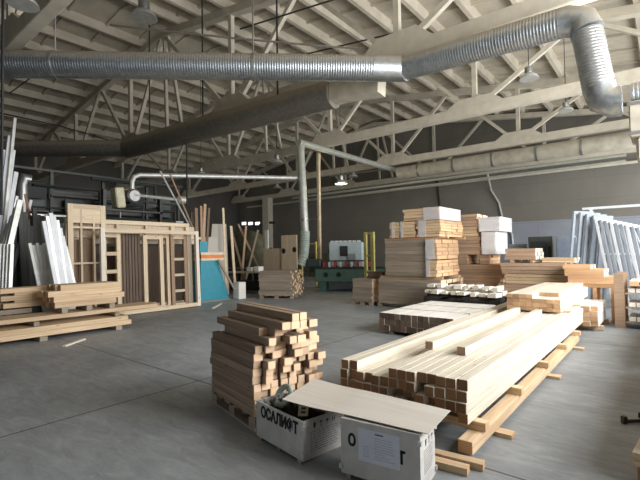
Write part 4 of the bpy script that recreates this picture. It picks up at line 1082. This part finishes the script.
ys0, ys1 = at(50, 300, X=-10.0).y, at(121, 300, X=-10.0).y
for k, y in enumerate((ys0+.25, (ys0+ys1)/2, ys1-.25)):
    beam('spacer_block', .6, .12, .11, (-10.2, y, .479+.056), 0, (GREYW, GREYW), 'block under the short boards at left, %s from the left' % ORD[k], 'block', 'blocks under the short boards at left')
for r in range(4):
    for c in range(4):
        L = round((ys1-ys0)*(.86, 1.0, 1.0, .84)[r], 2)
        ybeam('short_board', L, .14, .118, -10.00-.145*c, (ys0+ys1)/2+(0, .02, -.04, .02)[r]+R.uniform(-.05, .05), .592+.12*(r+.5), LM, 'pine board in the short pack at left, %s layer, %s from front' % (('bottom', 'second', 'third', 'top')[r], ORD[c]), 'board', 'pine boards of the short pack at left')
beam('spacer_block', .55, .9, .10, (-10.94, 2.75, .53), 0, (GREYW, GREYW), 'thick block under the small boards at the left rear', 'block')
for r in range(3):
    for c in range(3):
        yrr = at(31, 296, X=-10.7).y
        ybeam('short_board', .95, .13, .10, -10.75-.15*c, yrr+R.uniform(-.12, .05), .582+.155*(r+.5), LM, 'pine board behind the short pack at left, %s layer, %s' % (('bottom', 'middle', 'top')[r], ('front', 'middle', 'rear')[c]), 'board', 'boards at the rear left of the short pack')
        if c == 0 and r < 2: ybeam('thin_spacer', .6, .40, .05, -10.9, yrr, .582+.155*(r+1), LM, 'thin spacer between boards behind the left pack, %s' % ('lower', 'upper')[r], 'batten')
# ------------------------------------------------------------------ white profiles leaning at left
TILT = .12
def on_plane(px, py, Xk, tilt):
    """point on the leaning plane X = Xk - tilt*z seen at this place of the photograph"""
    d = f0 + rr*((px-320)/F) + uu*((240-py)/F)
    t = (Xk-tilt*EYE)/(d.x+tilt*d.z)
    return Vector((0, 0, EYE))+d*t
def lean_bar(px0, py0, px1, py1, Xk, w_, mat, label, cat='profile', nm='plastic_profile', grp=None, tilt=TILT):
    p1_ = on_plane(px0, py0, Xk, tilt); p0_ = on_plane(px1, py1, Xk, tilt)
    d = p1_-p0_; p0_ = p0_-d*((p0_.z-.04)/d.z)
    M, L = frame(p0_, p1_, (1, 0, 0))
    b = B(); box(b, (0, 0, 0), (L, w_, w_*.7), bev=.008); o = obj(nm, b, mat); o.matrix_world = M
    return tag(o, label, cat, grp)
rp = random.Random(9)
g1 = 'white profiles of the tall left bunch'
for k in range(4):
    lean_bar(12-k*3.4, 244, 9.5-k*3.4, 300, -11.32-.085*k, .08, ALU, 'dull white short profile at the left edge, %s from right' % ORD[k], grp='short dull white profiles at the left edge')
for k in range(4):
    lean_bar(20-k*3.4, 200+k*8, 6-k*3.6, 262, -11.68-.105*k, .12, ALU, 'thicker grey white bar leaning at left edge, %s from right' % ORD[k], grp='thicker grey white bars at the left edge', nm='plastic_bar')
for k, (a_, b_, c_, d_) in enumerate(((15, 118, 2, 250), (10, 136, -4, 250), (13.5, 150, 1, 250), (8, 165, -10, 250), (16, 172, 3, 250), (10, 185, -6, 250), (17, 196, 5, 250), (4, 150, -12, 250), (19, 205, 8, 250))):
    lean_bar(a_, b_, c_, d_, -12.12-.09*k, (.07, .1, .085)[k % 3], WHITEP if k % 3 else ALU, 'white profile of the tall bunch at the left edge, %s from front' % ORD[k], grp=g1)
for k, (a_, b_, c_) in enumerate(((43.5, 221, 55), (47, 216, 58), (50.5, 213, 60.5), (53.5, 216, 63), (57, 220, 65.5), (60, 228, 68), (62.5, 236, 70.5), (65, 246, 73))):
    lean_bar(a_, b_, c_, 280, -11.32-.075*k, .088, WHITEP if k % 3 != 1 else ALU, 'white profile in the middle leaning bunch at left, %s from left' % ORD[k], grp='white profiles in the middle bunch at left', tilt=.06)
for k in range(5):
    lean_bar(29.5+k*3.6, 243+(k % 2)*2, 38+k*3.3, 282, -11.97-.08*k, .085, ALU, 'short dull white profile before the dark posts, %s from left' % ORD[k], grp='short dull white profiles at left', tilt=.06)
for k in range(6):
    lean_bar(20+k*3.6, 205+(k*7) % 25, 23+k*3.4, 282, -13.15-.1*k, .12, DARKMETAL, 'dark profile leaning between the white bunches, %s from left' % ORD[k], grp='dark profiles between the white bunches')
lean_bar(25, 194, 37, 250, -13.8, .06, REDBROWN, 'reddish lath leaning behind the dark profiles', 'lath', 'leaning_lath')
lean_bar(31, 200, 18, 250, -13.9, .08, WHITEP, 'short white lath crossing behind the dark profiles', 'lath', 'leaning_lath')
# ------------------------------------------------------------------ dust collector and gantry behind the frames
t = thing('dust_collector', 'dark green dust collector framework standing behind the wooden frames', 'dust collector', (-17.0, 2.0, 0))
b = B(); box2(b, (-1.2, 0, 0), (0, 9.0, 2.9), bev=.03); obj('lower_casing', b, DKGREEN, t)
b = B(); box2(b, (-1.0, .3, 3.3), (-.3, 8.6, 4.3), bev=.03); obj('upper_casing', b, DKGREYM, t)
for y in (.1, 1.9, 3.7, 5.5, 7.3, 8.8):
    b = B(); box2(b, (-.1, y-.05, 2.901), (0, y+.05, 4.7)); obj('post', b, DARKMETAL, t)
for z in (3.1, 3.9, 4.7):
    b = B(); box2(b, (-.1, 0, z), (.0, 9.0, z+.08)) if z > 4.6 else box2(b, (.001, 0, z), (.06, 9.0, z+.06)); obj('rail', b, STEEL if z < 3.5 else DARKMETAL, t)
for y in (.9, 2.8, 4.6, 6.4, 8.0):
    b = B(); box2(b, (.001, y-.35, 2.1), (.02, y+.35, 2.7)); obj('inspection_door', b, DKGREYM, t)
rq = random.Random(21)
for k in range(12):
    y0 = rq.uniform(.2, 6.5); L = rq.uniform(1.2, 3.0); z = 2.95+.15*k
    pipeobj('conduit_pipe', [(.15+.03*(k % 3), y0, z), (.15+.03*(k % 3), y0+L, z), (.15+.03*(k % 3), y0+L+.02, z-rq.uniform(.3, .9))], rq.choice((.03, .05, .07)), [DARKMETAL, DKGREEN, STEEL, DKGREEN][k % 4], t, 8)
for k in range(7):
    y = .5+1.2*k; b = B(); box2(b, (.001, y, 3.3+.2*(k % 3)), (.10, y+.6, 3.75+.25*(k % 3))); obj('equipment_box', b, [DKGREEN, DKGREYM, BLACK][k % 3], t)
# fan unit on the collector
t = thing('extraction_fan', 'cream panel fan unit with bent pipe above the leaning frames', 'fan', (0, 0, 0))
p = at(118, 198, X=-15.0)
b = B(); M = Matrix.Translation(p) @ Matrix.Rotation(.12, 4, 'X'); box(b, (0, 0, 0), (.45, .32, .72), m=M, bev=.04); obj('cream_panel', b, CREAMP, t)
q = at(133, 196, X=-15.0)
b = B(); lathe(b, [(.2, -.15), (.26, -.1), (.26, .1), (.2, .15)], 18, m=Matrix.Translation(q) @ Matrix.Rotation(HP, 4, 'Y')); obj('motor', b, STEEL, t, True)
pipeobj('bent_pipe', [at(132, 192, X=-15), at(132, 182, X=-15), at(134, 177, X=-15), at(140, 175, X=-15), at(299, 178, Y=14.0)], .09, ALU, t, 10)
pipeobj('shaft', [at(134, 195, X=-14.9), at(180, 200, X=-14.9)], .06, ALU, t, 8)
b = B(); lathe(b, [(.1, -.2), (.16, -.15), (.16, .15), (.1, .2)], 14, m=Matrix.Translation(at(181, 200, X=-14.9)) @ Matrix.Rotation(HP, 4, 'X')); obj('bearing', b, ALU, t, True)
pc_ = at(125, 200, X=-15.0); b = B(); box2(b, (-15.1, pc_.y-.8, 2.901-2.901), (-14.9, pc_.y-.7, pc_.z+.3)); box2(b, (-15.1, pc_.y+1.3, 0), (-14.9, pc_.y+1.4, pc_.z+.2)); box2(b, (-15.1, pc_.y-.8, pc_.z-.42), (-14.9, pc_.y+1.4, pc_.z-.36)); obj('support_stand', b, DARKMETAL, t)
for k, (a_, b_, X1) in enumerate((((160, 171), (182, 212), -13.2), ((170, 174), (186, 212), -13.3))):
    p1_ = at(a_[0], a_[1], X=X1); p0_ = at(b_[0], b_[1], X=X1); d = p1_-p0_; s = (p0_.z-2.64)/d.z
    lo = p0_-d*s
    lo = p0_ - d*((p0_.z-.03)/d.z)
    b = B(); tube(b, [lo, p1_], .03, 6); tag(obj('long_lath', b, ALU if k == 0 else OAK), ('bright' if k == 0 else 'dull')+' long thin rod slanting high above the frames', 'rod')
# steel arch thing near left
t = thing('pipe_stub', 'grey bent exhaust pipe above the left profiles', 'pipe', (0, 0, 0))
pipeobj('bent_pipe', [at(22, 215, X=-14.8), at(22, 185, X=-14.8), at(24, 178, X=-14.8), at(30, 180, X=-14.8)], .16, STEEL, t, 12)
pl_ = at(22, 215, X=-14.8); b = B(); box2(b, (-14.9, pl_.y-.1, 0), (-14.7, pl_.y+.1, pl_.z)); obj('stand', b, DARKMETAL, t)
# far left machines filling the gloom
for k, (x, y, sx_, sy_, h) in enumerate(((-22, 12, 2.2, 1.6, 2.2), (-24.5, 15.5, 2.6, 1.8, 1.9), (-21, 17.5, 2.0, 1.6, 1.7), (-26, 20.5, 2.5, 1.8, 1.8), (-19.5, 22.5, 2.6, 1.6, 1.6), (-28.5, 8.5, 2.4, 2.0, 2.6))):
    mbox((x, y, 0), (x+sx_, y+sy_, h), 'woodworking_machine', 'dark machine in the far left gloom, %s of the group' % ('nearest', 'second nearest', 'third nearest', 'fourth nearest', 'farthest right', 'leftmost')[k], 'machine', (DKGREYM, OLIVE, DKGREEN)[k % 3],
         (('door', (.1, -.015, .2), (.5, 0, .85), DKGREEN), ('motor_hood', (.6, .2, 1.0), (.9, .8, 1.18), DARKMETAL), ('side_door', (1.0, .2, .2), (1.01, .8, .8), DKGREYM)))

# ------------------------------------------------------------------ right edge: stack whose corner enters the frame
RS = 'boards of the stack at the right edge'
for q, (ya, L) in enumerate(((3.9, 3.3), (7.4, 3.4))):
    for r in range(10):
        for c in range(4):
            beam('edge_board', L, .245, .075, (.16+.25*c, ya+L/2, .10+.078*(r+.5)), HP, (REDBROWN, REDBROWN), 'red brown board, %s stack at right edge, %s layer, %s from left' % (('near', 'far')[q], ORD[r], ORD[c]), 'board', RS)
    for k in range(2):
        beam('floor_batten', 1.0, .1, .095, (.52, ya+.5+k*2.2, .05), 0, (GREYW, GREYW), '%s batten under the %s red brown stack at right edge' % (('near', 'far')[k], ('near', 'far')[q]), 'batten', 'battens under the red brown stacks')
e0 = at(632, 452, Z=.22); e1 = at(640, 437, Z=.22); ea = math.atan2(e1.y-e0.y, e1.x-e0.x); ed = Vector((math.cos(ea), math.sin(ea), 0)); en = Vector((ed.y, -ed.x, 0))
for r in range(3):
    for c in range(2):
        p = e0+ed*.3+en*(.05+.103*c)
        beam('plywood_strip', .6, .10, .03, (p.x, p.y, .125+.032*(r+.5)), ea, (PALE, PINE), 'pale strip of the little pack at lower right edge, %s layer, %s' % (ORD[r], ('left', 'right')[c]), 'strip', 'pale strips at the lower right edge')
p = e0+ed*.3+en*.1
beam('floor_block', .5, .16, .118, (p.x, p.y, .06), ea, (REDBROWN, REDBROWN), 'dark block under the little pale pack at the right edge', 'block')
t = thing('black_clamp', 'black quick clamp lying on the floor at the right edge', 'clamp', (at(638, 423, Z=0).x, at(638, 423, Z=0).y, 0), .75)
b = B(); box2(b, (-.12, -.012, .01), (.18, .012, .035)); obj('clamp_bar', b, BLACK, t)
b = B(); box2(b, (-.16, -.02, 0), (-.12, .02, .07)); obj('jaw', b, BLACK, t)
b = B(); tube(b, [(.02, 0, .05), (.02, .0, .09), (.1, 0, .1)], .014, 8); obj('handle', b, BLACK, t)

for k, (a_, b_) in enumerate((((213, 308), (221, 303.5)), ((64, 346), (84, 339)))):
    p0_ = at(*a_, Z=.015); p1_ = at(*b_, Z=.015); M, L = frame(p0_, p1_); b = B(); box(b, (0, 0, 0), (L, .07, .025)); o = obj('floor_lath', b, WFR); o.matrix_world = M; o.location.z = .013
    tag(o, 'short pale lath lying on the floor by the %s' % ('teal machine guard', 'long left planks')[k], 'lath')

for k, (a_, b_, X) in enumerate((((232, 232), (240, 262), -15.3), ((246, 226), (243, 262), -15.4), ((258, 230), (250, 262), -15.5), ((238, 224), (256, 262), -15.6))):
    p1_ = at(*a_, X=X-.3); p0_ = at(*b_, X=X); d = p1_-p0_; p0_ = p0_-d*((p0_.z-.04)/d.z)
    M, L = frame(p0_, p1_, (1, 0, 0)); b = B(); box(b, (0, 0, 0), (L, .12, .03)); o = obj('leaning_board', b, [BROWN, OAK, GREYW, BROWN][k]); o.matrix_world = M
    tag(o, '%s board propped around the olive heap' % ('leftmost dark', 'middle tan', 'rightmost grey', 'rear dark crossing')[k], 'board', 'boards propped at the olive heap')
